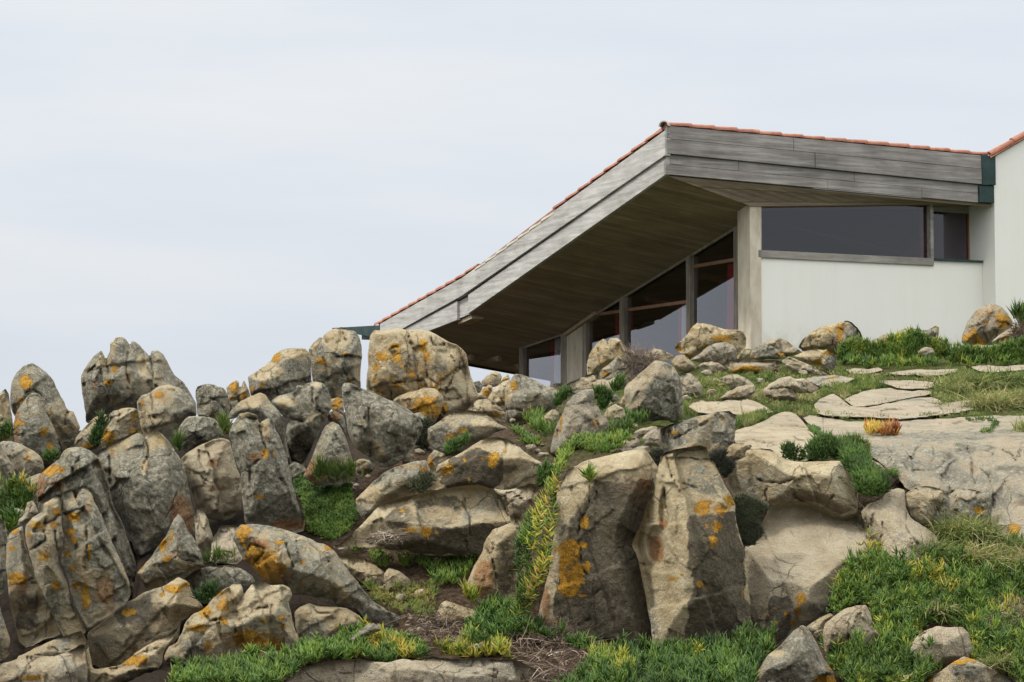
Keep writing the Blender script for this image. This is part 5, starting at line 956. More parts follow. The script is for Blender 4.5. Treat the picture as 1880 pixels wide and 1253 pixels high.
# cushions and heather
def cushion(label, poly, n, Y, mat=None, tint=.3, L=(.03, .06), W=(.006, .010), tv=.12, name='cushion_plant', cat='cushion plant', lift=(0, .1), spread=.7, lean=(0, -.4, 0), group=None):
    return plant(name, label, cat, [shoots(poly, n, R1, L, W, spread, tint, tv, Y=Y, per=5, lift=lift, segs=2, lean=lean)], mat or MOSS, group)
cushion('feathery green cushion spilling over the right end of the tan ledge', pts('I', '1580,190 1620,160 1740,190 1760,260 1800,330 1880,380 1920,420 1860,450 1780,460 1720,440 1690,400 1680,340 1640,280 1600,240'), 1500, lambda x, y: np.interp(y, [840, 915], [16.75, 16.3]), tint=.36, L=(.04, .08))
cushion('dark green bush on the rim of the tan ledge', pts('I', '1350,190 1380,130 1440,110 1520,125 1560,150 1590,190'), 260, 16.75, tint=.26, L=(.06, .10), W=(.009, .013), name='small_bush', cat='bush')
cushion('olive grass cushion behind the rim of the tan ledge', pts('I', '1540,150 1600,120 1700,120 1760,150 1770,190 1650,190 1580,195'), 420, 17.0, tint=.66, L=(.05, .09), W=(.005, .008))
cushion('low green strip of plants left of the dark green bush', pts('I', '1140,170 1160,150 1210,155 1240,185 1340,182 1350,192 1230,195'), 110, 16.9, tint=.3)
cushion('dark heather hanging in the cleft right of the pale pillar', pts('I', '800,480 860,465 930,495 1025,540 1020,570 970,590 940,640 985,700 985,740 950,800 900,822 860,815 825,700 808,600'), 1700, lambda x, y: 15.72 + 0 * x, HEATH, .35, (.025, .05), (.005, .008), name='heather', lift=(0, .02), cat='heather')
cushion('black-brown heather above the gap beside the pale pillar', pts('I', '620,170 650,145 720,140 705,200 775,220 780,250 740,300 720,320 690,270 660,210'), 500, 16.3, HEATH, .08, (.025, .05), (.005, .008), name='heather', cat='heather', lift=(0, .02))
cushion('dark heather in the notch behind the tall dark monolith', pts('I', '180,150 210,130 260,140 245,200 225,235 195,215'), 240, 16.1, HEATH, .12, (.025, .05), (.005, .008), name='heather', cat='heather', lift=(0, .02))
cushion('purplish dead plants on the soil below the little oval stone', pts('J', '800,300 860,270 1000,290 1060,330 1050,370 900,380 840,370'), 260, None, TWIG, .22, (.03, .06), (.004, .007), name='dead_plants', cat='dead plant', lift=(0, .03))
# twiggy things
def twigs(name, label, cat, poly, n, Y, L, W, tint, droop=.4, spread=1.0, upw=.25, group=None, kind=None, lift=(0, .06), tv=.2):
    r = np.random.default_rng(n); q = sample(poly, n, r)
    Yq = dist_of(q[:, 0], q[:, 1]) if Y is None else np.full(n, float(Y)) + r.normal(size=n) * .08
    b = at(q[:, 0], q[:, 1], Yq - .06); b[:, 2] += r.uniform(*lift, n)
    d = unit(r.normal(size=(n, 3)) * spread + np.array([0, -.1, upw])); d[:, 2] = np.abs(d[:, 2]) * .7
    bend = r.normal(size=(n, 3)) * .45 - np.array([0, 0, droop])
    o = emit(name, [leaves(b, d, bend, r.uniform(*L, n), r.uniform(*W, n), tint + r.normal(size=n) * tv, 5)], TWIG)
    if kind: o['kind'] = kind
    else: tag(o, label, cat, group)
    return o
twigs('dry_stems', None, None, pts('P', '745,1125 780,1135 830,1150 870,1180 930,1180 980,1150 1020,1150 1050,1165 1080,1185 1090,1210 1060,1240 1040,1260 985,1260 960,1225 930,1205 860,1200 790,1198 760,1175'), 900, None, (.08, .26), (.004, .007), .42, .5, 1.0, .3, kind='stuff', lift=(0, .08))
twigs('dry_stems', None, None, pts('K', '1640,880 1700,790 1780,750 1900,760 1960,900 1880,890 1780,900 1740,960 1660,980'), 420, None, (.06, .2), (.004, .007), .5, .5, kind='stuff', lift=(.02, .12))
twigs('dry_shrub', 'leafless brown shrub in front of the glass wall', 'shrub', pts('E', '1370,260 1420,215 1500,225 1580,250 1640,260 1640,290 1560,350 1500,400 1450,420 1430,360'), 900, 23.4, (.06, .14), (.004, .007), .55, .0, .8, .8, lift=(-.08, .06))
twigs('dry_shrub', 'dark twiggy shrub at the right picture edge beside the dome boulder', 'shrub', pts('H', '1800,200 1840,180 1930,170 1960,290 1850,300 1780,290'), 420, 26.3, (.08, .2), (.005, .009), .15, .0, .8, .9, lift=(-.05, .1))
twigs('dry_shrub', 'small bare twigs on the ochre boulder by the white wall', 'shrub', pts('G', '1370,290 1400,270 1440,300 1490,290 1500,315 1430,330'), 110, 27.0, (.06, .14), (.005, .008), .12, .1, .9, .5)
twigs('dead_twigs', 'bare dead twigs lying against the smooth grey slab', 'twigs', pts('D', '1200,400 1330,390 1420,380 1420,420 1300,460 1230,460'), 130, 16.35, (.06, .16), (.003, .006), .7, .4, .9, .3)
# pebbles
def pebbles():
    r = np.random.default_rng(3)
    for poly, n in ((pts('D', '1080,700 1330,740 1420,900 1700,1060 1660,1160 1400,1090 1500,960'), 26), (pts('E', '560,780 700,830 830,920 830,1000 700,960 600,860'), 22), (pts('C', '1040,1120 1200,1120 1160,1220 1060,1250'), 10)):
        for x, y in sample(poly, n, r):
            Y = float(dist_of(x, y)[0]); s = r.uniform(.012, .035); c = at(x, y, Y)
            nu, nv = 7, 5
            u, v = np.meshgrid(np.arange(nu) / nu * 2 * math.pi, np.linspace(0.15, math.pi - .15, nv))
            V = np.stack([np.cos(u) * np.sin(v), np.sin(u) * np.sin(v) * .8, np.cos(v) * .6], -1) * s * (1 + fbm(np.stack([np.cos(u) + x, np.sin(u) + y, v], -1), 2)[..., None] * .9)
            V = V.reshape(-1, 3); Q = [[a * nu + b, a * nu + (b + 1) % nu, (a + 1) * nu + (b + 1) % nu, (a + 1) * nu + b] for a in range(nv - 1) for b in range(nu)]
            yield V + c, np.array(Q)
pv, pq, off = [], [], 0
for V, Q in pebbles(): pv.append(V); pq.append(Q + off); off += len(V)
o = link('gravel', mesh_np('gravel', np.concatenate(pv), np.concatenate(pq)), simple_mat('gravel_stone', [(0.3, (.14, .10, .07)), (0.7, (.32, .27, .2))], 20)); o['kind'] = 'stuff'
# ------------------------------------------------------------------ the house (local axes: x to the right along the front, y away from the viewer along the glass side)
C0 = at(1222, 284, 28.0)
UA = math.atan2(8327.0, FPX)                       # direction of the front, from its vanishing point
UX, UY = math.sin(UA), math.cos(UA)
ROT = math.atan2(UY, UX)
def loc_ray(px, py):
    d = ray(px, py); return np.array([d[0] * UX + d[1] * UY, -d[0] * UY + d[1] * UX, d[2]])
EYE = np.array([-(C0[0] * UX + C0[1] * UY), -(-C0[0] * UY + C0[1] * UX), 0.0])
def on_y(px, py, y0=0.0):
    d = loc_ray(px, py); t = (y0 - EYE[1]) / d[1]; return EYE + d * t
def on_x(px, py, x0=0.0):
    d = loc_ray(px, py); t = (x0 - EYE[0]) / d[0]; return EYE + d * t
HOUSE = bpy.data.objects.new('tea_house', None); COL.objects.link(HOUSE)
HOUSE.location = (C0[0], C0[1], 0); HOUSE.rotation_euler = (0, 0, ROT)
tag(HOUSE, 'low white house with deep timber eaves and a red tiled roof above the rocks', 'house')

def prism(name, mat, parent, poly, vec, bevel=0.0, label=None):
    """solid from a planar polygon (local coordinates) swept along vec"""
    P = [Vector(p) for p in poly]; v = Vector(vec)
    me = bpy.data.meshes.new(name); n = len(P)
    me.from_pydata([tuple(p) for p in P] + [tuple(p + v) for p in P], [], [tuple(range(n)), tuple(range(2 * n - 1, n - 1, -1))] + [(i, i + n, (i + 1) % n + n, (i + 1) % n) for i in range(n)])
    import bmesh
    bm = bmesh.new(); bm.from_mesh(me); bmesh.ops.recalc_face_normals(bm, faces=bm.faces[:])
    if bevel: bmesh.ops.bevel(bm, geom=bm.edges[:], offset=bevel, segments=1, affect='EDGES')
    bm.to_mesh(me); bm.free(); me.validate()
    o = link(name, me, mat, parent)
    if label: o['label'] = label
    return o
def join_prisms(name, mat, parent, items, bevel=0.0):
    import bmesh
    bm = bmesh.new()
    for poly, vec in items:
        t = prism('tmp', None, None, poly, vec, bevel); bm.from_mesh(t.data); m = t.data; bpy.data.objects.remove(t); bpy.data.meshes.remove(m)
    me = bpy.data.meshes.new(name); bm.to_mesh(me); bm.free()
    return link(name, me, mat, parent)
def box(x0, x1, y0, y1, z0, z1): return ([(x0, y0, z0), (x1, y0, z0), (x1, y0, z1), (x0, y0, z1)], (0, y1 - y0, 0))

def wood_mat(name, stops, axis_scale, plank=None, rough=.8, bump=.4):
    m, nt, b = new_mat(name); g = N(nt); tc = g.n('ShaderNodeTexCoord'); v = g.scale(tc.outputs['Object'], axis_scale)
    n1 = g.noise(v, 1.0, 8, .65, .6); n2 = g.noise(tc.outputs['Object'], 1.6, 5, .6); n3 = g.noise(v, 5.0, 5, .7)
    t = g.math('MULTIPLY_ADD', g.math('SUBTRACT', n2, .5), .55, n1); t = g.math('MULTIPLY_ADD', g.math('SUBTRACT', n3, .5), .35, t)
    c = g.ramp(t, stops)
    h = n1
    if plank:
        ax, wid = plank
        sx = g.n('ShaderNodeSeparateXYZ'); g.l(tc.outputs['Object'], sx.inputs[0])
        q = g.math('DIVIDE', sx.outputs[ax], wid); fr = g.math('FRACT', q); fl = g.math('FLOOR', q)
        wn = g.n('ShaderNodeTexWhiteNoise', noise_dimensions='1D'); g.l(fl, wn.inputs['W'])
        vr = g.n('ShaderNodeMapRange'); g.l(wn.outputs[0], vr.inputs[0]); vr.inputs[3].default_value = .84; vr.inputs[4].default_value = 1.14
        gap = g.math('MULTIPLY', g.step(0.0, .05, fr), g.math('SUBTRACT', 1.0, g.step(.95, 1.0, fr)))
        gp = g.math('MULTIPLY_ADD', gap, .55, .45); mul = g.math('MULTIPLY', vr.outputs[0], gp)
        cc = g.n('ShaderNodeCombineColor')
        for k in range(3): g.l(mul, cc.inputs[k])
        c = g.mix(1.0, c, cc.outputs[0], 'MULTIPLY'); h = g.math('MULTIPLY_ADD', gap, 1.5, n1)
    g.l(c, b.inputs['Base Color']); b.inputs['Roughness'].default_value = rough; b.inputs['Specular IOR Level'].default_value = .25
    g.l(g.bump(h, bump, .006), b.inputs['Normal'])
    return m
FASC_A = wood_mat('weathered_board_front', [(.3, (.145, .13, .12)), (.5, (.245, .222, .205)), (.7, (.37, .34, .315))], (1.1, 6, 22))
FASC_B = wood_mat('weathered_board_side', [(.3, (.26, .25, .235)), (.5, (.39, .375, .355)), (.7, (.52, .505, .48))], (6, 1.1, 16))  # paler copy of the front board; sunlight on this side put into colour
SOFF = wood_mat('soffit_planks', [(.3, (.20, .152, .112)), (.5, (.262, .203, .15)), (.7, (.335, .265, .20))], (.7, 9, 9), plank=(1, .11))
FRAME = wood_mat('grey_timber', [(.3, (.15, .13, .105)), (.5, (.25, .215, .175)), (.7, (.36, .32, .26))], (14, 14, 1.5))
FRAME_H = wood_mat('grey_timber_rail', [(.3, (.17, .155, .135)), (.5, (.26, .24, .21)), (.7, (.37, .345, .30))], (1.5, 14, 14))
POSTM = simple_mat('pale_concrete', [(.28, (.40, .34, .255)), (.5, (.53, .46, .36)), (.72, (.62, .56, .46))], 3.5, .9, .25, .006, stretch=(2.2, 2.2, .8))
DARKW = simple_mat('dark_eave_timber', [(.3, (.035, .025, .018)), (.7, (.08, .058, .042))], 8, .8, .2)
RAFT = simple_mat('rafter_timber', [(.3, (.28, .215, .15)), (.7, (.42, .33, .24))], 6, .8, .2)
RAIL = simple_mat('red_brown_timber', [(.3, (.16, .065, .035)), (.7, (.30, .13, .07))], 6, .6, .1)
RAIL2 = simple_mat('orange_brown_rail', [(.3, (.19, .095, .06)), (.7, (.30, .165, .105))], 6, .6, .1)
GREEN = simple_mat('green_copper', [(.3, (.012, .028, .026)), (.55, (.020, .044, .041)), (.75, (.036, .066, .06))], 5, .55, .1)
STUCCO = None
def stucco():
    m, nt, b = new_mat('white_render'); g = N(nt); tc = g.n('ShaderNodeTexCoord'); v = tc.outputs['Object']
    n1 = g.noise(v, 1.2, 6, .6); n2 = g.noise(g.scale(v, (6, 6, .5)), 1.0, 6, .65); n3 = g.noise(v, 120, 3)
    t = g.math('MULTIPLY_ADD', n2, .5, g.math('MULTIPLY', n1, .5))
    c = g.ramp(t, [(.3, (.745, .72, .655)), (.5, (.785, .765, .705)), (.7, (.805, .79, .735))])
    sz = g.n('ShaderNodeSeparateXYZ'); g.l(v, sz.inputs[0])
    dmp = g.math('MULTIPLY', g.math('SUBTRACT', 1.0, g.step(1.35, 2.0, sz.outputs['Z'])), g.step(.40, .62, g.noise(v, 5.5, 7, .7)))
    c = g.mix(g.math('MULTIPLY', dmp, .45), c, (.42, .39, .31))
    run = g.math('MULTIPLY', g.step(.60, .72, g.noise(g.scale(v, (9, 9, .25)), 1.0, 4, .6)), g.step(.45, .6, n1))
    c = g.mix(g.math('MULTIPLY', run, .07), c, (.46, .43, .34))
    g.l(c, b.inputs['Base Color']); b.inputs['Roughness'].default_value = .9; b.inputs['Specular IOR Level'].default_value = .2
    g.l(g.bump(g.math('MULTIPLY_ADD', n1, 2.0, n3), .12, .01), b.inputs['Normal']); return m
STUCCO = stucco()
TILE = simple_mat('terracotta_tile', [(.25, (.19, .075, .05)), (.5, (.33, .135, .085)), (.75, (.42, .22, .15))], 7, .8, .3, .01)
TILE_OLD = simple_mat('weathered_tile', [(.25, (.34, .29, .22)), (.5, (.45, .41, .34)), (.75, (.30, .27, .20))], 9, .9, .3, .01)
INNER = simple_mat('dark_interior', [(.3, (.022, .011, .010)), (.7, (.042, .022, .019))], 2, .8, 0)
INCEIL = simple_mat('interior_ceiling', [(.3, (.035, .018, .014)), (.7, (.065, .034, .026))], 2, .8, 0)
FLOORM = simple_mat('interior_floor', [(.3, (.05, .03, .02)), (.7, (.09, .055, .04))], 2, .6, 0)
RED = simple_mat('red_curtain', [(.3, (.42, .03, .035)), (.7, (.56, .05, .055))], 9, .9, .3, stretch=(20, 20, .5))
WHITEC = simple_mat('white_curtain', [(.3, (.78, .80, .82)), (.7, (.86, .87, .88))], 9, .9, .3, stretch=(20, 20, .5))
VASE = simple_mat('cream_ceramic', [(.3, (.5, .46, .38)), (.7, (.62, .58, .5))], 3, .4, 0)
def glass(name='window_glass', tint=(.80, .78, .80), refl=1.9):
    m = bpy.data.materials.new(name); m.use_nodes = True; nt = m.node_tree; nt.nodes.clear(); g = N(nt)
    out = g.n('ShaderNodeOutputMaterial'); fr = g.n('ShaderNodeFresnel'); fr.inputs[0].default_value = 1.62
    tr = g.n('ShaderNodeBsdfTransparent'); tr.inputs[0].default_value = (*tint, 1)
    gl = g.n('ShaderNodeBsdfGlossy'); gl.inputs['Roughness'].default_value = .0; gl.inputs['Color'].default_value = (.95, .95, 1, 1)
    mx = g.n('ShaderNodeMixShader'); bf = g.n('ShaderNodeNewGeometry'); g.l(g.math('MULTIPLY', g.math('MULTIPLY', fr.outputs[0], refl, clamp=True), g.math('SUBTRACT', 1.0, bf.outputs['Backfacing'])), mx.inputs[0]); g.l(tr.outputs[0], mx.inputs[1]); g.l(gl.outputs[0], mx.inputs[2])
    g.l(mx.outputs[0], out.inputs[0]); return m
GLASS = glass(); GLASS_F = glass('front_window_glass', (.68, .63, .68), 1.3)

# ---- key points
At0 = on_y(1222, 232); At1 = on_y(1815, 288); As0 = on_y(1222, 282.5); As1 = on_y(1804, 339.5); Ab0 = on_y(1222, 320); Ab1 = on_y(1795, 372)
Bt0 = on_x(1221, 241); Btk = on_x(850.6, 510.8); Bte = on_x(700.5, 595)
Bs0 = on_x(1222.5, 286.5); Bsk = on_x(857, 542.5); Bse = on_x(747, 601.7)
Bb0 = on_x(1222.5, 320.5); Bbk = on_x(859, 576.3); Bl0 = on_x(838.5, 588); Bl1 = on_x(787, 608)
VK, VE = Btk[1], Bte[1]
def zl(a, b, s, k=1): return a[2] + (b[2] - a[2]) * (s - a[k]) / (b[k] - a[k])
def zA(a, b, x): return a[2] + (b[2] - a[2]) * (x - a[0]) / (b[0] - a[0])
xE = on_y(1800, 340)[0]
XR_ = on_y(1826, 400)[0]
# front fascia: two boards, the upper 30 mm proud of the lower
TA = .06
def course(y, x0, x1, ta, tb, fa, fb, th):
    # a board whose top and bottom run at fractions fa, fb between the lines ta and tb
    q = lambda x, f: zA(*ta, x) + (zA(*tb, x) - zA(*ta, x)) * f
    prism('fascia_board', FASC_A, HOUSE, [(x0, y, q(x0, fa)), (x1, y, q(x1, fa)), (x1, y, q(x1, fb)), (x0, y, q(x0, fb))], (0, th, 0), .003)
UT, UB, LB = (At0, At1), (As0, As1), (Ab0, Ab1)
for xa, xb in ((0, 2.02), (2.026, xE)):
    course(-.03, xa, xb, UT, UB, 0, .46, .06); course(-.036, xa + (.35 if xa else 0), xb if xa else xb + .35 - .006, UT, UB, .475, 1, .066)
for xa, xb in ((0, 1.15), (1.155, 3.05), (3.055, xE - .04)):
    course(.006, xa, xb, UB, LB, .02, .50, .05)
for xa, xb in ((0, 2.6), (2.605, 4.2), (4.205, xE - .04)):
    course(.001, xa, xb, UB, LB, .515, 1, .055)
prism('fascia_backing', DARKW, HOUSE, [(.06, .057, At0[2] - .03), (xE - .05, .057, zA(At0, At1, xE) - .03), (xE - .05, .057, zA(Ab0, Ab1, xE) + .01), (.06, .057, Ab0[2] + .01)], (0, .02, 0))
# side fascia, upper slope and flatter lower end
sE = VE
def side(y0, y1, zt0, zt1, zb0, zb1, x0, th, name='fascia_board', mat=None):
    return prism(name, mat or FASC_B, HOUSE, [(x0, y0, zt0), (x0, y1, zt1), (x0, y1, zb1), (x0, y0, zb0)], (th, 0, 0), .004)
zse = zl(Bsk, Bse, sE); 
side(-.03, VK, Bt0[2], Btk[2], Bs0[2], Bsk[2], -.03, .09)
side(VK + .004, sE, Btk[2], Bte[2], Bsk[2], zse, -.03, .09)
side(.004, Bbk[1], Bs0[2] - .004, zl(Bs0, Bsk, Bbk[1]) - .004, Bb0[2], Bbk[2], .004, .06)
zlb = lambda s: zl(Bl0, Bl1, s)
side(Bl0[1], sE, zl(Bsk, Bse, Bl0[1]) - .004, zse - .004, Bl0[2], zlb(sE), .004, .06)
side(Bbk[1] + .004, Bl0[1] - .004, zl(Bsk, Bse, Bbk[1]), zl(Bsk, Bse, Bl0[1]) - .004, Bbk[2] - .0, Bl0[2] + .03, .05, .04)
# soffit: one plane under the left slope, another (twisted towards the wall) under the right slope, meeting on a crease
YW = .30                                            # lower wall face
TC = on_y(1377, 375, YW - .03); TR = on_y(1700, 371, YW)
N1 = np.cross(TC - Bb0, Bbk - Bb0)
def z1(x, y):
    zl_ = Ab0[2] - (N1[0] * x + N1[1] * (y - Bb0[1])) / N1[2]
    if y < TC[1] + .5 and x > TC[0]:
        return TC[2] + (TR[2] - TC[2]) * (x - TC[0]) / (TR[0] - TC[0]) + (y - YW) * -.03
    return zl_
YKs = Bbk[1]
sl2 = (zlb(sE) - Bl0[2]) / (sE - Bl0[1])
def z2(x, y): return Ab0[2] - (N1[0] * x + N1[1] * (YKs - Bb0[1])) / N1[2] + sl2 * (y - YKs)
SX = 8.0
xT, yT = TC[0], TC[1]
zq = lambda x: TC[2] + (TR[2] - TC[2]) * (x - xT) / (TR[0] - xT)
zL = lambda x, y: Ab0[2] - (N1[0] * x + N1[1] * (y - Bb0[1])) / N1[2]
SXX = 6.4
xG_ = xT + .33
prism('soffit', SOFF, HOUSE, [(.066, .066, zL(.066, .066)), (xT, yT, zL(xT, yT)), (xT, yT + .3, zL(xT, yT + .3)), (xG_, yT + .3, zL(xG_, yT + .3)), (xG_, YKs, zL(xG_, YKs)), (.066, YKs, zL(.066, YKs))], (0, 0, .05))
me = bpy.data.meshes.new('soffit')
nx_ = 14; V = []; F = []
for i in range(nx_ + 1):
    t = i / nx_; xa = .066 + (XR_ - .066) * t; xb = xT + (XR_ - xT) * t
    V += [(xa, .066, zA(Ab0, Ab1, xa)), (xb, yT, zq(xb)), (xb, yT + .45, zq(xb) - .015)]
for i in range(nx_): F += [(3 * i, 3 * i + 3, 3 * i + 4, 3 * i + 1), (3 * i + 1, 3 * i + 4, 3 * i + 5, 3 * i + 2)]
me.from_pydata(V, [], F); me.validate(); o = link('soffit', me, SOFF, HOUSE); md = o.modifiers.new('t', 'SOLIDIFY'); md.thickness = .04; md.offset = 1 if False else -1
prism('interior_ceiling', INCEIL, HOUSE, [(xG_ + .003, yT + .46, zL(xG_, yT + .46)), (SXX, yT + .46, zL(SXX, yT + .46)), (SXX, YKs, zL(SXX, YKs)), (xG_ + .003, YKs, zL(xG_, YKs))], (0, 0, .05))
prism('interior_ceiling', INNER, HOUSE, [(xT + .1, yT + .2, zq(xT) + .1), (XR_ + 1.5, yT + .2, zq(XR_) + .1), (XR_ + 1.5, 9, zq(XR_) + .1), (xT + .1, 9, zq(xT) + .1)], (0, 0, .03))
prism('soffit', SOFF, HOUSE, [(.066, YKs + .004, z2(.066, YKs)), (SX, YKs + .004, z2(SX, YKs)), (SX, sE, z2(SX, sE)), (.066, sE, z2(.066, sE))], (0, 0, .05))
# eave beam and rafter ends at the low end
zb = on_x(905, 650, 1.0)[2]
def row_on(px, py, y0): return on_y(px, py, y0)
e0 = row_on(860, 648.5, sE - .12)[2]
prism('eave_beam', DARKW, HOUSE, [(.07, sE - .16, e0), (7.5, sE - .16, e0 - .02), (7.5, sE - .16, z2(7.5, sE - .16) + .01), (.07, sE - .16, z2(.07, sE - .16) + .01)], (0, .1, 0))
for pf, pn in ((836, 864), (871, 915), (921, 952), (962, 985)):
    x = on_y(pf, 641, sE - .17)[0]; s = min(on_x(pn, 621, x)[1], sE - .6)
    prism('rafter', RAFT, HOUSE, [(x, s, z2(x, s) + .01), (x, sE - .17, z2(x, sE - .17) + .01), (x, sE - .17, e0 + .03), (x, s, z2(x, s) - .11)], (.07, 0, 0))
# the small kink board under the soffit
prism('soffit_batten', RAFT, HOUSE, [(.09, Bbk[1] + .05, Bbk[2] - .01), (.09, Bl0[1] + .15, Bl0[2] - .005), (.09, Bl0[1] + .15, Bl0[2] - .06), (.09, Bbk[1] + .05, Bbk[2] - .075)], (.22, 0, 0))

# roof: two slopes meeting on a hip, tiles modelled along both open edges
zr = .02
H = (5.2, 5.2, At0[2] + .02)
def tri_roof(name, mat, P, F):
    me = bpy.data.meshes.new(name); me.from_pydata([tuple(p) for p in P], [], F); me.validate()
    o = link(name, me, mat, HOUSE); md = o.modifiers.new('t', 'SOLIDIFY'); md.thickness = .05; md.offset = -1; return o
tri_roof('roof', TILE, [(.0, .0, At0[2] + zr), (xE, .0, zA(At0, At1, xE) + zr), H, (0, VK, Btk[2] + zr), (0, sE, Bte[2] + zr), (5.2, VK, Btk[2] + .5), (5.2, sE, Bte[2] + .4)],
         [(0, 1, 2), (0, 2, 3), (3, 2, 5), (3, 5, 6, 4)])
def half_tile(p0, p1, side_v, rad, mat_items):
    """barrel tile from p0 down to p1: a half tube with thickness"""
    p0, p1 = np.array(p0), np.array(p1); ax = unit(p1 - p0); sv = unit(np.array(side_v, float)); up = np.cross(sv, ax); up = up if up[2] > 0 else -up
    V = []; F = []; n = 7
    for (c, r) in ((p0, rad * .86), (p1, rad)):
        for ro in (r, r - .016):
            for k in range(n):
                a = math.pi * k / (n - 1); V.append(c + sv * math.cos(a) * ro + up * (math.sin(a) * ro))
    for k in range(n - 1):
        F.append((k, k + 1, 2 * n + k + 1, 2 * n + k)); F.append((n + k, 3 * n + k, 3 * n + k + 1, n + k + 1))
        F.append((2 * n + k, 2 * n + k + 1, 3 * n + k + 1, 3 * n + k)); F.append((k, n + k, n + k + 1, k + 1))
    F.append((0, 2 * n, 3 * n, n)); F.append((n - 1, 2 * n - 1, 4 * n - 1, 3 * n - 1))
    mat_items.append((V, F))
def emit_tiles(name, mat, items):
    V, F = [], []
    for v, f in items:
        o = len(V); V += [tuple(p) for p in v]; F += [tuple(i + o for i in q) for q in f]
    me = bpy.data.meshes.new(name); me.from_pydata(V, [], F); me.validate(); return link(name, me, mat, HOUSE)
it = []
n = 15; L = xE + .12
for k in range(n):
    x0, x1 = k * L / n, (k + 1) * L / n + .05
    half_tile((x0, .02, zA(At0, At1, x0) + .012), (x1, .02, zA(At0, At1, x1) + .026), (0, 1, 0), .052 + .006 * math.sin(k * 7.1), it)
emit_tiles('verge_tiles', TILE, it)
it, it2 = [], []
ys = [0.05]
while ys[-1] < sE + .15: ys.append(ys[-1] + .42)
for y0, y1 in zip(ys[:-1], ys[1:]):
    z = lambda y: (zl(Bt0, Btk, y) if y < VK else zl(Btk, Bte, y))
    mid = (y0 + y1) / 2; y1e = y1 + .05
    x = on_x(0, 0, 0)
    old = 3.55 < mid < 6.35
    (it if True else it); half_tile((.02, y0, z(y0) + (-.05 if old else .012)), (.02, y1e, z(y1e) + (-.035 if old else .03)), (1, 0, 0), .062, it2 if old else it)
emit_tiles('verge_tiles', TILE, it[:8]); emit_tiles('verge_tiles', TILE, it[8:]); emit_tiles('verge_tiles', TILE_OLD, it2)['label'] = 'pale weathered verge tiles'
it = []
for k in range(8):
    a = np.array([-.02, -.0, At0[2] + .0]); d = np.array([.7071, .7071, .0])
    half_tile(a + d * (k * .4 - .03), a + d * (k * .4 + .42), (.7071, -.7071, 0), .085, it)
emit_tiles('hip_tiles', TILE_OLD, it)
# twig on the roof edge
# spout at the low end
q0 = on_x(700.5, 597.5); q1 = on_x(700.5, 622); f0 = on_x(613, 602.5); f1 = on_x(613, 606)
prism('spout', GREEN, HOUSE, [(-.035, sE + .003, q0[2]), (-.035, f0[1], f0[2]), (-.035, f0[1], f1[2]), (-.035, sE + .003, q1[2])], (.34, 0, 0), .004)
w0 = on_x(690, 612); w1 = on_x(662, 624)
prism('spout_outlet', GREEN, HOUSE, [(.02, w0[1], w0[2] + .05), (.02, w1[1], w0[2] + .05), (.02, w1[1], w1[2]), (.02, w0[1], w1[2])], (.22, 0, 0), .004)
# valley flashing between the front fascia and the gable block
XR = on_y(1826, 400)[0]
zt = At1[2]
prism('valley_flashing', GREEN, HOUSE, [(xE + .003, -.05, zA(At0, At1, xE) + .01), (XR - .003, -.05, zA(At0, At1, xE) + .0), (XR - .003, -.05, on_y(1826, 341)[2]), (xE + .003, -.05, on_y(1800, 341)[2])], (0, .2, 0), .006)
prism('valley_flashing', GREEN, HOUSE, [(xE - .035, -.025, on_y(1800, 341)[2] - .004), (XR - .02, -.025, on_y(1826, 341)[2] - .004), (XR - .02, -.025, on_y(1822, 373.5)[2]), (xE - .035, -.025, on_y(1797, 372)[2])], (0, .17, 0), .006)
# gable block on the right
zg0 = on_y(1826, 285)[2]; g1 = on_y(1880, 252.5); gs = (g1[2] - zg0) / (g1[0] - XR)
XG = XR + 5.0
prism('gable_wall', STUCCO, HOUSE, [(XR, 0, -1.2), (XG, 0, -1.2), (XG, 0, zg0 + gs * (XG - XR) - .03), (XR, 0, zg0 - .03)], (0, .05, 0))
prism('gable_side_wall', STUCCO, HOUSE, [(XR, .051, -1.2), (XR, 6, -1.2), (XR, 6, zg0 - 3.3), (XR, .051, zg0 - .04)], (.2, 0, 0))
gz = lambda x: zg0 + gs * (x - XR)
tri_roof('gable_roof', TILE, [(XR - .12, -.05, gz(XR - .12) + .05), (XG, -.05, gz(XG) + .05), (XG, 7, gz(XG) - 3.6), (XR - .12, 7, gz(XR) - 3.6)], [(0, 1, 2, 3)])
it = []
for k in range(11):
    a0, a1 = XR - .1 + k * .42, XR - .1 + (k + 1) * .42 + .05
    half_tile((a1, -.02, zg0 + gs * (a1 - XR) + .025), (a0, -.02, zg0 + gs * (a0 - XR) + .04), (0, 1, 0), .06, it)
emit_tiles('verge_tiles', TILE, it)
# front wall, windows
W0 = on_y(1396, 500, YW)[0]
zs = on_y(1500, 474, YW)[2]
wl = on_y(1377, 500, YW - .02)[0]
prism('front_wall', STUCCO, HOUSE, [(W0 + .002, YW, -1.2), (XR - .003, YW, -1.2), (XR - .003, YW, on_y(1760, 481, YW)[2]), (W0 + .002, YW, on_y(1760, 481, YW)[2])], (0, .28, 0))
zsill = on_y(1760, 481, YW)[2]
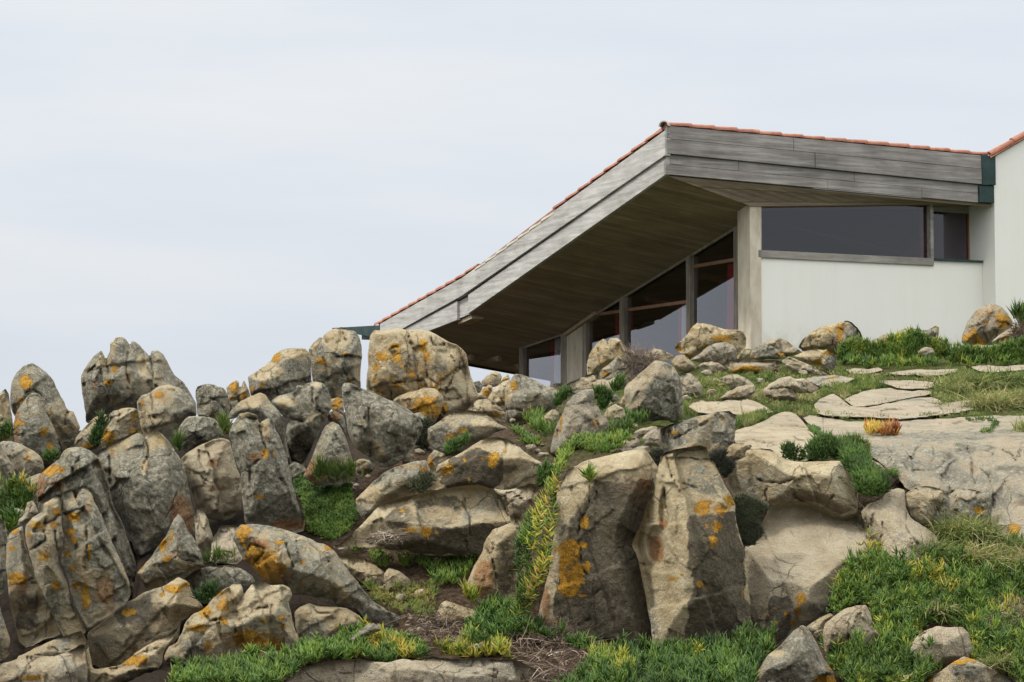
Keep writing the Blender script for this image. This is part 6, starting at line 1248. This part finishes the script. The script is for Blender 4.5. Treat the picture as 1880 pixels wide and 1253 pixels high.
# ribbon window: timber frame proud of the wall, dark pane behind
YF = YW - .03
fx0, fx1 = on_y(1392, 470, YF)[0], on_y(1715, 480, YF)[0]
ztop = z1(fx0, YF)
zf0 = on_y(1392, 474.5, YF)[2]; zf1 = on_y(1392, 463.5, YF)[2]
zr0 = on_y(1715, 486.5, YF)[2]; zfr = (zf0 + zr0) / 2
RW = bpy.data.objects.new('ribbon_window', None); COL.objects.link(RW); RW.parent = HOUSE
zt_ = lambda x, y: z1(x, y) - .003
join_prisms('frame', FRAME_H, RW, [([(fx0, YF, zfr), (fx1, YF, zfr), (fx1, YF, zfr + .105), (fx0, YF, zfr + .105)], (0, .16, 0)),
                                   ([(fx0, YF + .003, zfr + .107), (fx0 + .065, YF + .003, zfr + .107), (fx0 + .065, YF + .003, zt_(fx0 + .065, YF)), (fx0, YF + .003, zt_(fx0, YF))], (0, .16, 0)),
                                   ([(fx1 - .055, YF + .003, zfr + .107), (fx1, YF + .003, zfr + .107), (fx1, YF + .003, zt_(fx1, YF) - .02), (fx1 - .055, YF + .003, zt_(fx1, YF) - .02)], (0, .25, 0))], .003)
prism('head', RAIL, RW, [(fx0 + .067, YF + .06, zt_(fx0, .4) - .035), (fx1 - .057, YF + .06, zt_(fx1, .4) - .045), (fx1 - .057, YF + .06, zt_(fx1, .4) + .02), (fx0 + .067, YF + .06, zt_(fx0, .4) + .02)], (0, .06, 0))
prism('pane', GLASS_F, RW, [(fx0 + .066, YF + .09, zfr + .108), (fx1 - .056, YF + .09, zfr + .108), (fx1 - .056, YF + .09, zt_(fx1, .4)), (fx0 + .066, YF + .09, zt_(fx0, .4))], (0, .008, 0))
prism('jamb', RAIL, RW, [(fx1 - .13, YF + .14, zfr + .11), (fx1 - .058, YF + .14, zfr + .11), (fx1 - .058, YF + .14, zt_(fx1, .45)), (fx1 - .13, YF + .14, zt_(fx1, .45))], (0, .05, 0))
# small recessed window beside it
SW = bpy.data.objects.new('side_window', None); COL.objects.link(SW); SW.parent = HOUSE
ys_ = .62; s0 = on_y(1712, 440, ys_)[0]; s1 = on_y(1776, 440, ys_)[0]; zst = on_y(1745, 391, ys_)[2]
prism('pane', GLASS_F, SW, [(s0, ys_, zsill + .01), (s1, ys_, zsill + .01), (s1, ys_, zst), (s0, ys_, zst)], (0, .008, 0))
prism('frame', RAIL, SW, [(s1 + .002, ys_ - .02, zsill), (s1 + .03, ys_ - .02, zsill), (s1 + .03, ys_ - .02, zst), (s1 + .002, ys_ - .02, zst)], (0, .05, 0))
prism('head_board', FRAME_H, SW, [(s0 - .1, ys_ - .01, zst + .003), (s1 + .05, ys_ - .01, zst + .003), (s1 + .05, ys_ - .01, z1(s1, ys_) + .02), (s0 - .1, ys_ - .01, z1(s0, ys_) + .02)], (0, .06, 0))
prism('sill', GREEN, HOUSE, [(fx1 + .002, YW - .045, zsill + .003), (XR - .02, YW - .045, zsill + .003), (XR - .02, YW - .045, zsill + .03), (fx1 + .002, YW - .045, zsill + .03)], (0, .4, 0))
prism('return_wall', STUCCO, HOUSE, [(s1 + .032, ys_ - .0, zsill + .034), (XR - .004, ys_, zsill + .034), (XR - .004, ys_, z1(XR, ys_) + .03), (s1 + .032, ys_, z1(s1, ys_) + .03)], (0, .1, 0))
# corner column
XG0 = on_y(1377, 450, YW - .03)[0]; cy0 = YW - .03
d_ = on_x(1354, 450, XG0)[1]
prism('column', POSTM, HOUSE, [(XG0, cy0, -1.0), (W0 - .001, cy0, -1.0), (W0 - .001, cy0, z1(W0, cy0) + .015), (XG0, cy0, z1(XG0, cy0) + .015)], (0, max(.25, d_ - cy0), 0), .004)
# glass side
XGL = XG0 + .26; XP = XGL + .03
def ypx(px, x=XP): return on_x(px, 560, x)[1]
def mull(px0, px1, depth=.14, name='mullion', mat=None, x=None):
    x = XGL if x is None else x
    y0, y1 = on_x(px1, 560, x)[1], on_x(px0, 560, x)[1]
    zf = z1 if y0 < YKs else z2
    return prism(name, mat or FRAME, HOUSE, [(x, y0, -.8), (x, y1, -.8), (x, y1, zf(x, y1) + .01), (x, y0, zf(x, y0) + .01)], (depth, 0, 0), .003)
yA = cy0 + max(.25, d_ - cy0)
mull(1347, 1354); mull(1259.5, 1267); mull(1137, 1146); mull(1069, 1075.5); mull(1029, 1039); mull(953, 960)
mull(1039.5, 1068.5, .1, 'column', POSTM, XGL + .012)
ka, kb = on_x(1040, 588, XGL), on_x(1097, 566, XGL)
prism('soffit_batten', RAFT, HOUSE, [(XGL - .05, ka[1], z1(XGL, YKs) - .0), (XGL - .05, kb[1], z1(XGL, kb[1]) + .01), (XGL - .05, kb[1], z1(XGL, kb[1]) - .05), (XGL - .05, ka[1], z1(XGL, YKs) - .06)], (.16, 0, 0))
# sloping head rail along the soffit and the panes
def pane(pa, pb):
    y0, y1 = on_x(pb, 560, XGL)[1] + .01, on_x(pa, 560, XGL)[1] - .01
    w = bpy.data.objects.new('glass_bay', None); COL.objects.link(w); w.parent = HOUSE
    zz = lambda y: (z1(XP, y) if y < YKs else z2(XP, y)) - .002
    pl = [(XP + .03, y0, -.75), (XP + .03, y1, -.75), (XP + .03, y1, zz(y1))] + ([(XP + .03, YKs, zz(YKs))] if y0 < YKs < y1 else []) + [(XP + .03, y0, zz(y0))]
    prism('pane', GLASS, w, pl, (.008, 0, 0))
    prism('head', FRAME, w, [(XGL + .005, y0, zz(y0) + .006), (XGL + .005, y1, zz(y1) + .006), (XGL + .005, y1, zz(y1) - .03), (XGL + .005, y0, zz(y0) - .03)], (.024, 0, 0))
    return w, y0, y1
BAYS = [(1267, 1347), (1146, 1259.5), (1075.5, 1137), (960, 1029)]
RAILPX = [(1305, 484.5), (1206, 562), (1109, 576), (993, 612.5)]
for (pa, pb), (rx, ry) in zip(BAYS, RAILPX):
    w, y0, y1 = pane(pa, pb)
    zr_ = on_x(rx, ry, XP)[2]
    prism('curtain_rail', RAIL2, w, [(XP - .004, y0, zr_ - .022), (XP - .004, y1, zr_ - .022), (XP - .004, y1, zr_ + .026), (XP - .004, y0, zr_ + .026)], (.03, 0, 0))  # curtain rail brought in front of the glass so daylight reaches it
def curtain(px0, px1, ptop, mat, x=None):
    """hanging folds of cloth behind the glass"""
    x = XP + .10 if x is None else x
    y0, y1 = on_x(px1, 560, x)[1], on_x(px0, 560, x)[1]; zt = on_x((px0 + px1) / 2, ptop, x)[2]
    V = []; F = []; n = 25; zz = np.linspace(zt, -.3, 8)
    for z in zz:
        wd = .72 + .28 * min(1, (zt - z) / 1.0)
        for k in range(n):
            t = k / (n - 1); V.append((x + .03 * math.sin(t * 6 * math.pi) + .004, y0 + (y1 - y0) * t * wd, z))
    for i in range(len(zz) - 1):
        for k in range(n - 1): F.append((i * n + k, i * n + k + 1, (i + 1) * n + k + 1, (i + 1) * n + k))
    me = bpy.data.meshes.new('curtain'); me.from_pydata(V, [], F); me.validate()
    for p in me.polygons: p.use_smooth = True
    o = link('curtain', me, mat, HOUSE); md = o.modifiers.new('t', 'SOLIDIFY'); md.thickness = .008; return o
curtain(1335, 1347, 486, RED)['label'] = 'red curtain beside the corner column'
curtain(1268, 1274, 555, RED); curtain(1246, 1252, 560, RED); curtain(1252, 1260, 558, WHITEC)['label'] = 'white curtain in the second bay'
curtain(1147, 1160, 575, RED); curtain(1131, 1136, 577, RED); curtain(1012, 1018, 612, RED); curtain(1018, 1029, 608, WHITEC)['label'] = 'white curtain in the lowest bay'
# inside
yEnd = on_x(953, 560, XGL)[1]
XB = 6.5
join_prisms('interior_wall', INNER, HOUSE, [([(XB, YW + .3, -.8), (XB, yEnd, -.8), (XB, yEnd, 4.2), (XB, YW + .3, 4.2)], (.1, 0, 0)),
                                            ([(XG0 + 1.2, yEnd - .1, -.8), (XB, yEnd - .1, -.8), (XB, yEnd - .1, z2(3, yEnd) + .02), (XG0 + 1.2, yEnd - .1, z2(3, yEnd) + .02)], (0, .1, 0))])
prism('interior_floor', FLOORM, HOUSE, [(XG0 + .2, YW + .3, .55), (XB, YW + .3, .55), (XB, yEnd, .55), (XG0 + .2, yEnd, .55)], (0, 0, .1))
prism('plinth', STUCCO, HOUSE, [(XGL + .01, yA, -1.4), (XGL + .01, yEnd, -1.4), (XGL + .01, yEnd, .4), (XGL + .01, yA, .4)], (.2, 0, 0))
join_prisms('beam', RAIL, HOUSE, [([(XG0 + .6, y, z1(1.5, y) - .16), (XB, y, z1(XB, y) - .16), (XB, y, z1(XB, y) - .004), (XG0 + .6, y, z1(1.5, y) - .004)], (0, .1, 0)) for y in (1.6, 3.0, 4.4, 5.8)])
# vase on the window sill
vp = on_y(1697, 470, YF + .35)
V = []; F = []; prof = [(.028, 0), (.04, .02), (.042, .06), (.034, .11), (.026, .14), (.03, .155), (.024, .155), (.02, .13)]
for (r_, h_) in prof:
    for k in range(14): V.append((r_ * 1.3 * math.cos(k * math.pi / 7), r_ * 1.3 * math.sin(k * math.pi / 7), h_ * 1.25))
for i in range(len(prof) - 1):
    for k in range(14): F.append((i * 14 + k, i * 14 + (k + 1) % 14, (i + 1) * 14 + (k + 1) % 14, (i + 1) * 14 + k))
F.append(tuple(range(13, -1, -1)))
me = bpy.data.meshes.new('vase'); me.from_pydata(V, [], F); me.validate()
vo = link('vase', me, VASE); vl = Vector((vp[0], vp[1], zfr + .105))
from mathutils import Matrix
vo.location = Matrix.Translation(HOUSE.location) @ Matrix.Rotation(ROT, 4, 'Z') @ vl
tag(vo, 'small cream vase standing inside at the right end of the long window', 'vase')
prism('inner_sill', RAIL, HOUSE, [(fx0, YF + .161, zfr + .06), (fx1 - .06, YF + .161, zfr + .06), (fx1 - .06, YF + .161, zfr + .104), (fx0, YF + .161, zfr + .104)], (0, .3, 0))

# ------------------------------------------------------------------ sky, sun, exposure
SUN_EL, SUN_AZ = math.radians(52), math.radians(-106)        # azimuth measured from +Y towards +X
w = bpy.data.worlds.new('World'); scene.world = w; w.use_nodes = True
nt = w.node_tree; g = N(nt); bg = nt.nodes['Background']
sky = g.n('ShaderNodeTexSky'); sky.sky_type = 'NISHITA'; sky.sun_disc = False; sky.sun_elevation = SUN_EL; sky.sun_rotation = SUN_AZ
sky.air_density = 1.0; sky.dust_density = 3.0; sky.ozone_density = 1.5
tc = g.n('ShaderNodeTexCoord'); sx = g.n('ShaderNodeSeparateXYZ'); g.l(tc.outputs['Generated'], sx.inputs[0])
el = g.math('MAXIMUM', sx.outputs['Z'], 0.0)
v = g.scale(tc.outputs['Generated'], (1.6, 1.6, 7.0)); n1 = g.noise(v, 1.3, 6, .5, .3); n2 = g.noise(g.scale(tc.outputs['Generated'], (3, 3, 16)), 2.0, 5, .55)
cl = g.ramp(g.math('MULTIPLY_ADD', g.math('SUBTRACT', n2, .5), .35, n1), [(.28, (6.2, 6.85, 7.75)), (.50, (7.0, 7.42, 8.1)), (.70, (7.75, 7.95, 8.3))])
# overcast veil: brighter and less blue towards the zenith
cl = g.mix(1.0, cl, g.ramp(el, [(0.0, (.305, .305, .305)), (.24, (.325, .324, .32)), (.38, (.68, .655, .61)), (.7, (.98, .94, .86)), (1.0, (1.0, .96, .88))]), 'MULTIPLY')
cl = g.mix(1.0, cl, (3.26, 3.26, 3.24), 'MULTIPLY')
g.l(g.mix(0.90, sky.outputs[0], cl), bg.inputs[0]); bg.inputs[1].default_value = 0.10
sd_ = bpy.data.lights.new('sun', 'SUN'); so = bpy.data.objects.new('sun', sd_); COL.objects.link(so)
sd_.energy = 2.4; sd_.angle = math.radians(9); sd_.color = (1.0, .94, .84)
dv = Vector((math.sin(SUN_AZ) * math.cos(SUN_EL), math.cos(SUN_AZ) * math.cos(SUN_EL), math.sin(SUN_EL)))
so.rotation_euler = dv.to_track_quat('Z', 'Y').to_euler(); so.location = (-20, 10, 30)
vs = scene.view_settings; vs.view_transform = 'Standard'; vs.look = 'None'; vs.exposure = 0.13; vs.gamma = 1.0; vs.use_curve_mapping = False
scene.cycles.max_bounces = 8; scene.cycles.transparent_max_bounces = 12
scene.cycles.use_denoising = True
